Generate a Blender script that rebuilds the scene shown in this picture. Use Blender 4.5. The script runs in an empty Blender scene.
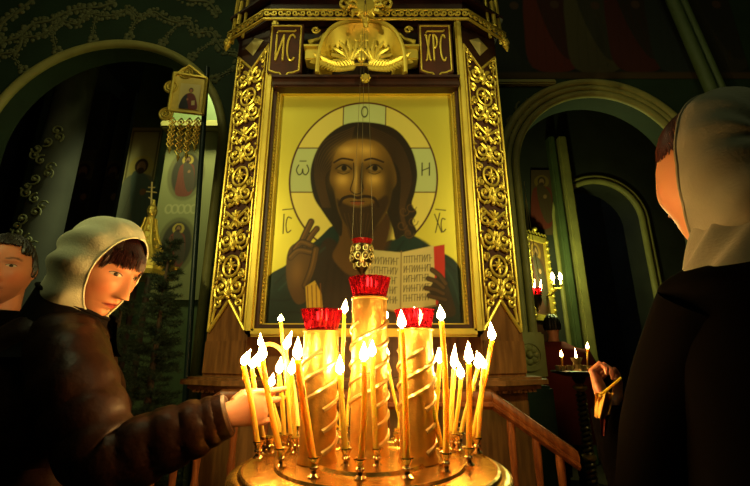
import bpy, bmesh, math, random
import numpy as np
from mathutils import Vector, Matrix, noise
R = math.radians
random.seed(7)
C = bpy.context.scene.collection
# ---------------------------------------------------------------- camera model (f = 400 px on a 750 px wide frame)
H, F, TILT = 1.25, 400.0, R(15.8)
ct, st = math.cos(TILT), math.sin(TILT)
def ray(px, py):
    x, y = (px - 375) / F, (243 - py) / F
    return Vector((x, ct - y * st, st + y * ct))
def U(px, py, Y):
    d = ray(px, py); s = Y / d.y
    return Vector((d.x * s, Y, H + d.z * s))
def UZ(px, py, Z):
    d = ray(px, py); s = (Z - H) / d.z
    return Vector((d.x * s, d.y * s, Z))
def project(X, Y, Z):
    dz = Z - H
    dep = Y * ct + dz * st
    up = -Y * st + dz * ct
    return 375 + F * X / dep, 243 - F * up / dep
def srgb(r, g, b):
    f = lambda c: (c / 255 / 12.92) if c <= 10 else ((c / 255 + .055) / 1.055) ** 2.4
    return (f(r), f(g), f(b))
# ---------------------------------------------------------------- materials
MATS = {}
def mat(name, col, rough=.6, metal=0.0, var=.0, vscale=8, bump=0.0, bscale=40, sheen=0, sss=0, trans=0, coat=0, spec=None, alpha=1):
    m = bpy.data.materials.new(name); m.use_nodes = True
    n, l = m.node_tree.nodes, m.node_tree.links
    b = n['Principled BSDF']
    b.inputs['Base Color'].default_value = (*col, 1)
    b.inputs['Roughness'].default_value = rough
    b.inputs['Metallic'].default_value = metal
    if spec is not None: b.inputs['Specular IOR Level'].default_value = spec
    if sheen: b.inputs['Sheen Weight'].default_value = sheen
    if coat: b.inputs['Coat Weight'].default_value = coat
    if trans: b.inputs['Transmission Weight'].default_value = trans
    if alpha < 1: b.inputs['Alpha'].default_value = alpha
    if sss:
        b.inputs['Subsurface Weight'].default_value = sss
        b.inputs['Subsurface Radius'].default_value = (1, .5, .18)
        b.inputs['Subsurface Scale'].default_value = .05
    tc = n.new('ShaderNodeTexCoord')
    if var:
        t = n.new('ShaderNodeTexNoise'); t.inputs['Scale'].default_value = vscale; t.inputs['Detail'].default_value = 4
        l.new(tc.outputs['Object'], t.inputs['Vector'])
        r = n.new('ShaderNodeValToRGB')
        r.color_ramp.elements[0].position = .3; r.color_ramp.elements[1].position = .7
        r.color_ramp.elements[0].color = (*[c * (1 - var) for c in col], 1)
        r.color_ramp.elements[1].color = (*[min(1, c * (1 + var)) for c in col], 1)
        l.new(t.outputs['Fac'], r.inputs['Fac']); l.new(r.outputs['Color'], b.inputs['Base Color'])
    if bump:
        t = n.new('ShaderNodeTexNoise'); t.inputs['Scale'].default_value = bscale; t.inputs['Detail'].default_value = 3
        l.new(tc.outputs['Object'], t.inputs['Vector'])
        k = n.new('ShaderNodeBump'); k.inputs['Strength'].default_value = bump; k.inputs['Distance'].default_value = .01
        l.new(t.outputs['Fac'], k.inputs['Height']); l.new(k.outputs['Normal'], b.inputs['Normal'])
    MATS[name] = m
    return m
def wood(name, c1, c2, scale=6, rough=.4):
    m = mat(name, c1, rough)
    n, l = m.node_tree.nodes, m.node_tree.links; b = n['Principled BSDF']
    tc = n.new('ShaderNodeTexCoord'); mp = n.new('ShaderNodeMapping'); mp.inputs['Scale'].default_value = (scale, scale, scale * .12)
    t = n.new('ShaderNodeTexNoise'); t.inputs['Scale'].default_value = 5; t.inputs['Detail'].default_value = 6
    r = n.new('ShaderNodeValToRGB'); r.color_ramp.elements[0].color = (*c1, 1); r.color_ramp.elements[1].color = (*c2, 1)
    r.color_ramp.elements[0].position = .35; r.color_ramp.elements[1].position = .68
    l.new(tc.outputs['Object'], mp.inputs['Vector']); l.new(mp.outputs['Vector'], t.inputs['Vector'])
    l.new(t.outputs['Fac'], r.inputs['Fac']); l.new(r.outputs['Color'], b.inputs['Base Color'])
    return m
def emit(name, col, s):
    m = bpy.data.materials.new(name); m.use_nodes = True
    n, l = m.node_tree.nodes, m.node_tree.links; n.clear()
    e = n.new('ShaderNodeEmission'); o = n.new('ShaderNodeOutputMaterial')
    e.inputs['Color'].default_value = (*col, 1); e.inputs['Strength'].default_value = s
    l.new(e.outputs[0], o.inputs['Surface']); MATS[name] = m
    return m
def vcol(name, rough=.5, sss=0.0, metal_alpha=False, bump=0):
    """material reading the painted colour of its surface (attribute 'paint'); alpha = gilding"""
    m = bpy.data.materials.new(name); m.use_nodes = True
    n, l = m.node_tree.nodes, m.node_tree.links; b = n['Principled BSDF']
    a = n.new('ShaderNodeAttribute'); a.attribute_name = 'paint'
    l.new(a.outputs['Color'], b.inputs['Base Color']); b.inputs['Roughness'].default_value = rough
    if metal_alpha: l.new(a.outputs['Alpha'], b.inputs['Metallic'])
    if sss:
        b.inputs['Subsurface Weight'].default_value = sss; b.inputs['Subsurface Radius'].default_value = (1, .35, .15); b.inputs['Subsurface Scale'].default_value = .008
    if bump:
        tc = n.new('ShaderNodeTexCoord'); t = n.new('ShaderNodeTexNoise'); t.inputs['Scale'].default_value = 14; t.inputs['Detail'].default_value = 4
        l.new(tc.outputs['Object'], t.inputs['Vector'])
        k = n.new('ShaderNodeBump'); k.inputs['Strength'].default_value = bump; k.inputs['Distance'].default_value = .004
        l.new(t.outputs['Fac'], k.inputs['Height']); l.new(k.outputs['Normal'], b.inputs['Normal'])
    MATS[name] = m
    return m
# ---------------------------------------------------------------- mesh builder
class MB:
    def __init__(s): s.v, s.f, s.c = [], [], None
    def add(s, vs, fs):
        o = len(s.v); s.v += [Vector(v) for v in vs]; s.f += [[i + o for i in f] for f in fs]; return s
    def box(s, c, d, rot=None, bev=0):
        hx, hy, hz = d[0] / 2, d[1] / 2, d[2] / 2
        if bev:
            bm = bmesh.new(); bmesh.ops.create_cube(bm, size=1)
            for v in bm.verts: v.co = Vector((v.co.x * d[0], v.co.y * d[1], v.co.z * d[2]))
            bmesh.ops.bevel(bm, geom=bm.edges[:], offset=bev, segments=2, affect='EDGES')
            vs = [v.co.copy() for v in bm.verts]; fs = [[v.index for v in f.verts] for f in bm.faces]; bm.free()
        else:
            vs = [Vector((x, y, z)) for x in (-hx, hx) for y in (-hy, hy) for z in (-hz, hz)]
            fs = [(0, 1, 3, 2), (4, 6, 7, 5), (0, 4, 5, 1), (2, 3, 7, 6), (0, 2, 6, 4), (1, 5, 7, 3)]
        M = rot if rot is not None else Matrix.Identity(3)
        return s.add([M @ v + Vector(c) for v in vs], fs)
    def loft(s, rings, closed=True, caps=True):
        n = len(rings[0]); o = len(s.v)
        for r in rings: s.v += [Vector(p) for p in r]
        m = n if closed else n - 1
        for i in range(len(rings) - 1):
            for j in range(m):
                k = (j + 1) % n
                s.f.append([o + i * n + j, o + i * n + k, o + (i + 1) * n + k, o + (i + 1) * n + j])
        if caps and closed:
            s.f.append([o + j for j in range(n)][::-1]); b = o + (len(rings) - 1) * n
            s.f.append([b + j for j in range(n)])
        return s
    def tube(s, pts, r, n=8, caps=True, flat=1.0, up=None, disp=None):
        pts = [Vector(p) for p in pts]; N = len(pts); rings = []
        prev = None
        for i, p in enumerate(pts):
            t = (pts[min(i + 1, N - 1)] - pts[max(i - 1, 0)])
            t = t.normalized() if t.length > 1e-9 else Vector((0, 0, 1))
            if prev is None:
                ref = Vector(up) if up is not None else (Vector((0, 0, 1)) if abs(t.z) < .9 else Vector((0, 1, 0)))
                a = ref - t * ref.dot(t)
            else: a = prev - t * prev.dot(t)
            if a.length < 1e-6: a = t.orthogonal()
            a.normalize(); prev = a; b = t.cross(a)
            rr = r[i] if isinstance(r, (list, tuple)) else r
            ra, rb = rr if isinstance(rr, (list, tuple)) else (rr, rr * flat)
            ring = []
            for j in range(n):
                q = 2 * math.pi * j / n; k = 1 + (disp(i / (N - 1), q) if disp else 0)
                ring.append(p + a * (math.cos(q) * ra * k) + b * (math.sin(q) * rb * k))
            rings.append(ring)
        return s.loft(rings, True, caps)
    def lathe(s, prof, at=(0, 0, 0), n=16, axis=None, caps=True):
        """prof: (radius, height) from the bottom up"""
        at = Vector(at); M = Matrix.Identity(3)
        if axis is not None: M = Vector((0, 0, 1)).rotation_difference(Vector(axis).normalized()).to_matrix()
        rings = [[at + M @ Vector((r * math.cos(2 * math.pi * j / n), r * math.sin(2 * math.pi * j / n), h)) for j in range(n)] for r, h in prof]
        return s.loft(rings, True, caps)
    def ball(s, c, r, n=10, sc=(1, 1, 1), M=None):
        c = Vector(c); rings = []
        for i in range(n + 1):
            th = math.pi * i / n; th = min(max(th, .02), math.pi - .02)
            ring = []
            for j in range(n + 4):
                q = 2 * math.pi * j / (n + 4)
                v = Vector((math.sin(th) * math.cos(q) * sc[0], math.sin(th) * math.sin(q) * sc[1], -math.cos(th) * sc[2])) * r
                ring.append(c + (M @ v if M else v))
            rings.append(ring)
        return s.loft(rings)
    def prism(s, poly, frame, depth):
        """poly in (u,v); frame = (origin, U, V, N): extruded from the plane by depth along N"""
        o, u, v, nn = frame; k = len(poly); b = len(s.v)
        s.v += [o + u * p[0] + v * p[1] for p in poly] + [o + u * p[0] + v * p[1] + nn * depth for p in poly]
        s.f += [[b + i for i in range(k)][::-1], [b + k + i for i in range(k)]]
        for i in range(k):
            j = (i + 1) % k; s.f.append([b + i, b + j, b + k + j, b + k + i])
        return s
    def grid(s, fn, nu, nv):
        o = len(s.v)
        for i in range(nu):
            for j in range(nv): s.v.append(Vector(fn(i / (nu - 1), j / (nv - 1))))
        for i in range(nu - 1):
            for j in range(nv - 1):
                a = o + i * nv + j; s.f.append([a, a + 1, a + nv + 1, a + nv])
        return s
    def build(s, name, m, parent=None, smooth=True, colors=None, mirror=None):
        me = bpy.data.meshes.new(name)
        off = Vector(parent['_loc']) if parent is not None else Vector((0, 0, 0))
        me.from_pydata([tuple(v - off) for v in s.v], [], s.f)
        bm = bmesh.new(); bm.from_mesh(me); bmesh.ops.recalc_face_normals(bm, faces=bm.faces[:]); bm.to_mesh(me); bm.free()
        me.materials.append(MATS[m] if isinstance(m, str) else m)
        if smooth:
            me.shade_smooth()
            try: me.set_sharp_from_angle(angle=R(38))
            except Exception: pass
        if colors is not None:
            at = me.color_attributes.new('paint', 'FLOAT_COLOR', 'POINT')
            at.data.foreach_set('color', np.asarray(colors, dtype=np.float32).ravel())
        me.update()
        o = bpy.data.objects.new(name, me); C.objects.link(o)
        o['_loc'] = tuple(off)
        if parent is not None: o.parent = parent
        return o
def thing(name, label, cat, loc=(0, 0, 0), group=None):
    o = bpy.data.objects.new(name, None); C.objects.link(o)
    o.empty_display_size = .05
    o.location = loc; o['_loc'] = tuple(loc); o['label'] = label; o['category'] = cat
    if group: o['group'] = group
    return o
def tag(o, label, cat, group=None):
    o['label'] = label; o['category'] = cat
    if group: o['group'] = group
    return o
def struct(o): o['kind'] = 'structure'; return o
def V2(*p): return Vector(p)
def lerp(a, b, t): return a + (b - a) * t
def spline(pts, n=8, closed=False):
    """Catmull-Rom through points of any dimension"""
    P = [Vector(p) for p in pts]; N = len(P); out = []
    seg = N if closed else N - 1
    for i in range(seg):
        if closed: a, b, c, d = P[(i - 1) % N], P[i], P[(i + 1) % N], P[(i + 2) % N]
        else: a, b, c, d = P[max(i - 1, 0)], P[i], P[i + 1], P[min(i + 2, N - 1)]
        for k in range(n):
            t = k / n
            out.append(.5 * ((2 * b) + (c - a) * t + (2 * a - 5 * b + 4 * c - d) * t * t + (3 * b - a - 3 * c + d) * t ** 3))
    if not closed: out.append(P[-1])
    return out
# ---------------------------------------------------------------- painting (flat pictures only)
class Paint:
    def __init__(s, X, Y, base, metal=0.0):
        s.X, s.Y = X, Y
        s.col = np.tile(np.array([*base, metal], dtype=np.float64), (X.size, 1))
    def put(s, m, col, metal=None):
        m = np.clip(m, 0, 1)[:, None]
        s.col[:, :3] = s.col[:, :3] * (1 - m) + np.array(col)[None, :] * m
        if metal is not None: s.col[:, 3:] = s.col[:, 3:] * (1 - m) + metal * m
    def poly(s, pts):
        """signed distance to a closed polygon (negative inside)"""
        P = np.array([[p[0], p[1]] for p in pts]); x, y = s.X, s.Y
        d = np.full(x.shape, 1e9); ins = np.zeros(x.shape, bool)
        for i in range(len(P)):
            a, b = P[i], P[(i + 1) % len(P)]
            e = b - a; L = max(e @ e, 1e-12)
            t = np.clip(((x - a[0]) * e[0] + (y - a[1]) * e[1]) / L, 0, 1)
            d = np.minimum(d, np.hypot(x - a[0] - t * e[0], y - a[1] - t * e[1]))
            c = ((a[1] > y) != (b[1] > y)) & (x < (b[0] - a[0]) * (y - a[1]) / (b[1] - a[1] + 1e-12) + a[0])
            ins ^= c
        return np.where(ins, -d, d)
    def line(s, pts, closed=False):
        P = np.array([[p[0], p[1]] for p in pts]); x, y = s.X, s.Y; d = np.full(x.shape, 1e9)
        for i in range(len(P) if closed else len(P) - 1):
            a, b = P[i], P[(i + 1) % len(P)]; e = b - a; L = max(e @ e, 1e-12)
            t = np.clip(((x - a[0]) * e[0] + (y - a[1]) * e[1]) / L, 0, 1)
            d = np.minimum(d, np.hypot(x - a[0] - t * e[0], y - a[1] - t * e[1]))
        return d
    def ell(s, cx, cy, rx, ry, ang=0):
        c, q = math.cos(ang), math.sin(ang); dx, dy = s.X - cx, s.Y - cy
        u, v = (dx * c + dy * q) / rx, (-dx * q + dy * c) / ry
        return (np.hypot(u, v) - 1) * min(rx, ry)
    def fill(s, d, col, soft=1.0, k=1.0, metal=None): s.put(np.clip(.5 - d / soft, 0, 1) * k, col, metal)
    def stroke(s, pts, w, col, soft=.8, k=1.0, metal=None, closed=False): s.fill(s.line(pts, closed) - w / 2, col, soft, k, metal)
    def glow(s, cx, cy, rx, ry, col, k=1.0, ang=0):
        c, q = math.cos(ang), math.sin(ang); dx, dy = s.X - cx, s.Y - cy
        u, v = (dx * c + dy * q) / rx, (-dx * q + dy * c) / ry
        s.put(np.exp(-(u * u + v * v)) * k, col)
def sp2(pts, n=6, closed=False): return [(p[0], p[1]) for p in spline([(a, b, 0) for a, b in pts], n, closed)]
# ---------------------------------------------------------------- materials
mat('wall_green', srgb(36, 56, 36), .75, var=.25, vscale=2.5, bump=.2, bscale=30)
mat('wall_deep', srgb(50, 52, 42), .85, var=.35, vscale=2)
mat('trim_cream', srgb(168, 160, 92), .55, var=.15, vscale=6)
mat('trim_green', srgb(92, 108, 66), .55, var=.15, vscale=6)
mat('relief_cream', srgb(104, 106, 70), .7)
mat('stone_floor', srgb(66, 56, 46), .35, var=.25, vscale=3)
mat('ceiling_dark', srgb(40, 46, 40), .9, var=.3, vscale=1.5)
wood('wood_kiot', srgb(100, 62, 32), srgb(142, 94, 50), 7, .42)
wood('wood_rail', srgb(104, 50, 22), srgb(156, 86, 42), 9, .35)
mat('wood_dark', srgb(54, 24, 15), .45, var=.3, vscale=10)
mat('carve_ground', srgb(66, 26, 14), .6, var=.3, vscale=14)
mat('gold', (.90, .64, .10), .40, .62, var=.14, vscale=16)
mat('gold_chased', (.90, .64, .12), .36, .75, var=.3, vscale=50, bump=1.0, bscale=55)
mat('gold_soft', (.84, .62, .10), .42, .6, var=.14, vscale=9)
mat('gold_pale', (.90, .76, .30), .4, .55)
mat('brass', (.88, .56, .13), .34, .72, var=.12, vscale=22)
mat('brass_bright', (.95, .72, .30), .28, .75)
mat('brass_pillar', (.92, .55, .13), .36, .82, var=.12, vscale=40, bump=.25, bscale=60)
mat('brass_tray', (.90, .54, .13), .27, .95, var=.12, vscale=18, bump=.12, bscale=70)
mat('socket_metal', (.72, .52, .26), .22, 1.0)
mat('chain_metal', (.14, .10, .05), .45, .6)
mat('brass_old', (.32, .22, .10), .3, 1.0)
mat('red_glass', (.90, .02, .05), .06, 0, coat=.8, trans=.82, spec=.8)
mat('ruby', (.35, .01, .012), .15, 0, coat=.5)
mat('wax', (.97, .50, .075), .42, sss=.7)
mat('wax_bent', (.95, .64, .18), .42, sss=.35)
mat('wick', (.02, .015, .01), .9)
mat('black_iron', (.02, .018, .016), .4, .6)
emit('flame', (1, .53, .15), 190)
emit('flame_far', (1, .55, .18), 60)
emit('bulb', (1, .82, .36), 34)
emit('votive', (1, .66, .25), 90)
# ---------------------------------------------------------------- room shell
def circ3(a, b, c):
    ax, ay, bx, by, cx, cy = *a, *b, *c
    d = 2 * (ax * (by - cy) + bx * (cy - ay) + cx * (ay - by))
    ux = ((ax * ax + ay * ay) * (by - cy) + (bx * bx + by * by) * (cy - ay) + (cx * cx + cy * cy) * (ay - by)) / d
    uy = ((ax * ax + ay * ay) * (cx - bx) + (bx * bx + by * by) * (ax - cx) + (cx * cx + cy * cy) * (bx - ax)) / d
    return ux, uy, math.hypot(ax - ux, ay - uy)
WY = 3.2
xz = lambda p: (p.x, p.z)
LA = circ3(xz(U(0, 110, WY)), xz(U(109, 47.5, WY)), xz(U(195, 75, WY)))
RA = circ3(xz(U(519, 165, WY)), xz(U(590, 97, WY)), xz(U(660, 124, WY)))
print('ARCH', LA, RA)
ROOM_X0, ROOM_X1, ROOM_Y0, ROOM_Y1, ROOM_Z = -5.2, 5.2, -3.5, 8.6, 6.6
def arch_pts(a, r=None, n=40):
    cx, cz, r0 = a; r = r or r0
    return [(cx - r, 0.0)] + [(cx - r * math.cos(math.pi * i / n), cz + r * math.sin(math.pi * i / n)) for i in range(n + 1)] + [(cx + r, 0.0)]
def plate(outline, y0, y1, name, m, parent=None):
    bm = bmesh.new()
    vs = [bm.verts.new((x, y0, z)) for x, z in outline]
    f = bm.faces.new(vs)
    r = bmesh.ops.extrude_face_region(bm, geom=[f])
    for e in r['geom']:
        if isinstance(e, bmesh.types.BMVert): e.co.y = y1
    bmesh.ops.triangulate(bm, faces=bm.faces[:]); bmesh.ops.recalc_face_normals(bm, faces=bm.faces[:])
    mb = MB(); bm.verts.ensure_lookup_table(); bm.verts.index_update()
    mb.add([v.co.copy() for v in bm.verts], [[v.index for v in f.verts] for f in bm.faces]); bm.free()
    return mb.build(name, m, parent)
outl = [(ROOM_X0, 0)] + arch_pts(LA) + arch_pts(RA) + [(ROOM_X1, 0), (ROOM_X1, ROOM_Z), (ROOM_X0, ROOM_Z)]
wb = struct(plate(outl, WY, WY + .2, 'wall_back', 'wall_green'))
def slab(name, c, d, m): return struct(MB().box(c, d).build(name, m, smooth=False))
cxm, cym = (ROOM_X0 + ROOM_X1) / 2, (ROOM_Y0 + ROOM_Y1) / 2
LX, LY = ROOM_X1 - ROOM_X0, ROOM_Y1 - ROOM_Y0
slab('floor', (cxm, cym, -.1), (LX + .6, LY + .6, .2), 'stone_floor')
slab('ceiling', (cxm, cym, ROOM_Z + .1), (LX + .6, LY + .6, .2), 'ceiling_dark')
slab('wall_left', (ROOM_X0 - .1, cym, ROOM_Z / 2), (.2, LY, ROOM_Z), 'wall_deep')
slab('wall_right', (ROOM_X1 + .1, cym, ROOM_Z / 2), (.2, LY, ROOM_Z), 'wall_deep')
slab('wall_far', (cxm, ROOM_Y1 + .1, ROOM_Z / 2), (LX, .2, ROOM_Z), 'wall_deep')
slab('wall_front', (cxm, ROOM_Y0 - .1, ROOM_Z / 2), (LX, .2, ROOM_Z), 'wall_deep')
def arch_trim(name, a, offs, r, m, y=WY, z0=0):
    mb = MB()
    for o, rr in zip(offs, r):
        cx, cz, R0 = a; q = R0 + o
        pts = [(cx - q, y, z0), (cx - q, y, (z0 + cz) / 2)] + [(cx - q * math.cos(math.pi * i / 48), y, cz + q * math.sin(math.pi * i / 48)) for i in range(49)] + [(cx + q, y, (z0 + cz) / 2), (cx + q, y, z0)]
        mb.tube(pts, rr, 10, up=(0, 1, 0))
    return struct(mb.build(name, m))
arch_trim('trim_1', LA, (.035,), (.04,), 'trim_cream')
arch_trim('trim_2', RA, (.03, .095, .155), (.034, .026, .036), 'trim_cream')
# garlands painted and moulded in low relief on the spandrel of the left arch
mb = MB()
def leafy(pts, w, seed, n=None):
    rnd = random.Random(seed); P = spline(pts, 10)
    mb.tube(P, w * .3, 5)
    for i, p in enumerate(P[::2]):
        for sgn in (-1, 1):
            t = (P[min(2 * i + 1, len(P) - 1)] - P[max(2 * i - 1, 0)]); t = t.normalized() if t.length else Vector((1, 0, 0))
            s_ = Vector((-t.z, 0, t.x)) * sgn
            mb.ball(p + s_ * w * rnd.uniform(.5, 1.1) + t * w * rnd.uniform(-.4, .6), w * rnd.uniform(.35, .6), 4, (1, .5, 1))
cx, cz, r0 = LA
def pol(a, r): return Vector((cx + r * math.cos(R(a)), WY - .004, cz + r * math.sin(R(a))))
leafy([pol(a, r0 + .40 + .05 * math.sin(a * .5)) for a in range(20, 166, 5)], .042, 1)
leafy([pol(a, r0 + .52 + .03 * math.cos(a * .6)) for a in range(95, 172, 6)], .05, 2)
for k, a in enumerate(range(34, 160, 17)):
    leafy([pol(a, r0 + .40), pol(a + 1.5, r0 + .26), pol(a + 2, r0 + .13)], .022, 10 + k)
    e = pol(a + 2, r0 + .12)
    for j in range(5): mb.ball(e + Vector((math.cos(j * 1.257), 0, math.sin(j * 1.257))) * .035, .024, 4, (1, .5, 1))
leafy([pol(140, r0 + .55), pol(132, r0 + .75), pol(124, r0 + .8), pol(112, r0 + 1.05)], .05, 40)
leafy([pol(150, r0 + .6), pol(146, r0 + .9), pol(139, r0 + 1.2)], .05, 41)
leafy([pol(75, r0 + .72), pol(70, r0 + .66), pol(64, r0 + .72), pol(58, r0 + .64)], .045, 42)
o = mb.build('garland', 'relief_cream', wb)
# scrollwork in the corner beside the right arch
mb = MB()
bx, bz = RA[0] - RA[2] * .86, RA[1] + RA[2] * .80
for k in range(3):
    c = Vector((RA[0] - RA[2] - .10 + .10 * k, WY - .005, RA[1] + RA[2] * (.42 + .2 * k)))
    mb.tube([c + Vector((math.cos(t * .5 + k) * (.085 - t * .004), 0, math.sin(t * .5 + k) * (.085 - t * .004))) for t in range(18)], .012, 6)
    leafy([c + Vector((-.06, 0, -.14)), c, c + Vector((.05, 0, .1))], .02, 60 + k)
mb.build('scroll_relief', 'relief_cream', wb)
# straight mouldings of the pier between kiot and right arch, its capital band, plinth and rosette
for i, (x, r) in enumerate(((RA[0] - RA[2] - .215, .03), (RA[0] - RA[2] - .30, .022))):
    struct(MB().tube([(x, WY - .01, 0), (x, WY - .01, 5.6)], r, 8).build('trim_%d' % (3 + i), 'trim_green'))
p = U(537, 86, WY); struct(MB().box((RA[0] - RA[2] * .86, WY - .02, p.z + .02), (.62, .06, .05), bev=.012).build('trim_5', 'trim_cream'))
p = U(524, 355, WY)
mb = MB()
mb.box((p.x + .03, WY - .02, p.z), (.25, .05, .34), bev=.015)
mb.lathe([(.11, 0), (.12, .02), (.085, .022), (.08, .012)], (p.x + .02, WY - .045, p.z), 20, (0, -1, 0))
for j in range(8): mb.ball((p.x + .02 + .05 * math.cos(j * .785), WY - .06, p.z + .05 * math.sin(j * .785)), .026, 5, (1, .6, 1))
mb.ball((p.x + .02, WY - .065, p.z), .028, 6)
struct(mb.build('trim_6', 'trim_cream'))
struct(MB().box((p.x + .03, WY - .04, (p.z - .22) / 2), (.27, .1, p.z - .22), bev=.02).build('trim_7', 'wall_green'))
# ---------------------------------------------------------------- painted robed figures above the right arch, and the rib beside them
def panel(name, m, P00, P10, P01, nu, nv, fn, parent=None, base=(0, 0, 0), metal=0, structure=True):
    """flat painted panel; fn paints in its own (u,v) in metres from the lower left corner"""
    P00, P10, P01 = Vector(P00), Vector(P10), Vector(P01); A, B = P10 - P00, P01 - P00
    mb = MB().grid(lambda u, v: P00 + A * u + B * v, nu, nv)
    uu, vv = np.meshgrid(np.linspace(0, A.length, nu), np.linspace(0, B.length, nv), indexing='ij')
    P = Paint(uu.ravel(), vv.ravel(), base, metal); fn(P, A.length, B.length)
    o = mb.build(name, m, parent, smooth=False, colors=P.col)
    return struct(o) if structure else o
vcol('mural', .8)
vcol('icon_paint', .42, metal_alpha=True, bump=.12)
def saint(P, cx, y0, h, robe, cloak, skin=srgb(150, 110, 70), halo=srgb(190, 160, 60), halo_m=0):
    """standing draped figure, feet at y0"""
    w = h * .17; r = h * .075
    P.fill(P.ell(cx, y0 + h * .89, r * 1.75, r * 1.75), halo, h * .01, metal=halo_m)
    P.fill(P.poly(sp2([(cx - w, y0 + h * .02), (cx - w * 1.15, y0 + h * .4), (cx - w * .95, y0 + h * .72), (cx - w * .3, y0 + h * .81), (cx + w * .3, y0 + h * .81), (cx + w * .95, y0 + h * .72), (cx + w * 1.2, y0 + h * .4), (cx + w * .9, y0 + h * .02)], 5, True)), robe, h * .01)
    P.fill(P.poly(sp2([(cx - w * .5, y0 + h * .81), (cx + w * .3, y0 + h * .8), (cx + w * 1.0, y0 + h * .6), (cx + w * 1.2, y0 + h * .2), (cx + w * .5, y0 + h * .1), (cx - w * .2, y0 + h * .4)], 5, True)), cloak, h * .01)
    for k in range(5):
        x = cx - w * .8 + k * w * .4
        P.stroke([(x, y0 + h * .04), (x + w * .1, y0 + h * .3), (cx + (x - cx) * .5, y0 + h * .6)], h * .006, [c * .6 for c in robe], h * .01, .6)
    P.fill(P.ell(cx, y0 + h * .90, r * .95, r * 1.15), srgb(60, 40, 24), h * .008)
    P.fill(P.ell(cx, y0 + h * .885, r * .62, r * .92), skin, h * .008)
    P.fill(P.ell(cx, y0 + h * .845, r * .5, r * .5), srgb(70, 48, 28), h * .01)
    P.fill(P.ell(cx + w * .35, y0 + h * .6, r * .45, r * .5), skin, h * .008)
# ---------------------------------------------------------------- the kiot (icon case)
KY = 2.2                       # plane of the front; the carved pilasters are canted back to KYB
KYB = 2.34
KX = -.058
HI, HO = .626, .900            # half widths: inner edge / outer edge of the pilasters
DAIS = .30
zl = lambda py, y=KY: U(363, py, y).z
Z_LEDGE, Z_PAN0, Z_ICON0 = zl(380), zl(377), zl(337)
Z_V0, Z_V1 = U(228, 331, 2.27).z, U(228, 300, 2.27).z
Z_TOPV, Z_TOPW, Z_GEM = U(252, 70, 2.27).z, U(252, 52, 2.27).z, U(252, 47, 2.27).z
Z_CORN = zl(25)
Z_ICON1 = zl(96)
print('KIOT z', Z_LEDGE, Z_ICON0, Z_V0, Z_V1, Z_TOPV, Z_ICON1, Z_CORN)
kiot = thing('icon_case', 'tall carved and gilded wooden icon case enclosing the big icon of a bearded man', 'icon case', (KX, 2.45, DAIS))
# body: canted plan
def plan(zs, hi, ho, yf, yb, back, z0, z1): return None
def slab_plan(mb, z0, z1, hi, ho, yf, yo, yback):
    ring = [(KX - hi, yf), (KX + hi, yf), (KX + ho, yo), (KX + ho, yback), (KX - ho, yback), (KX - ho, yo)]
    mb.loft([[Vector((x, y, z0)) for x, y in ring], [Vector((x, y, z1)) for x, y in ring]])
BACK = 2.72
mb = MB()
# back board and pedestal
slab_plan(mb, DAIS, Z_LEDGE - .02, HI, HO, KY + .01, KYB + .01, BACK)
mb.box((KX, 2.5, (Z_LEDGE + Z_CORN) / 2), (2 * HI, .42, Z_CORN - Z_LEDGE))
mb.build('body', 'wood_kiot', kiot, smooth=False)
# ledge with dentils
mb = MB()
for k, (o, a, b) in enumerate(((.03, -.065, -.05), (.055, -.05, -.025), (.085, -.025, .0), (.06, 0, .012))):
    slab_plan(mb, Z_LEDGE + a, Z_LEDGE + b, HI + o, HO + o * 1.1, KY - o, KYB - o * .7, BACK)
for sgn in (-1, 1):
    for k in range(9):
        t = (k + .5) / 9
        mb.box((KX + sgn * lerp(HI + .02, HO + .03, t), lerp(KY - .04, KYB - .03, t), Z_LEDGE - .058), (.018, .03, .016), Matrix.Rotation(sgn * math.atan2(KYB - KY, HO - HI), 3, 'Z'))
for k in range(44): mb.box((KX - HI + (k + .5) * HI / 22, KY - .045, Z_LEDGE - .058), (.016, .03, .016))
mb.build('ledge', 'wood_kiot', kiot, smooth=False)
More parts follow.
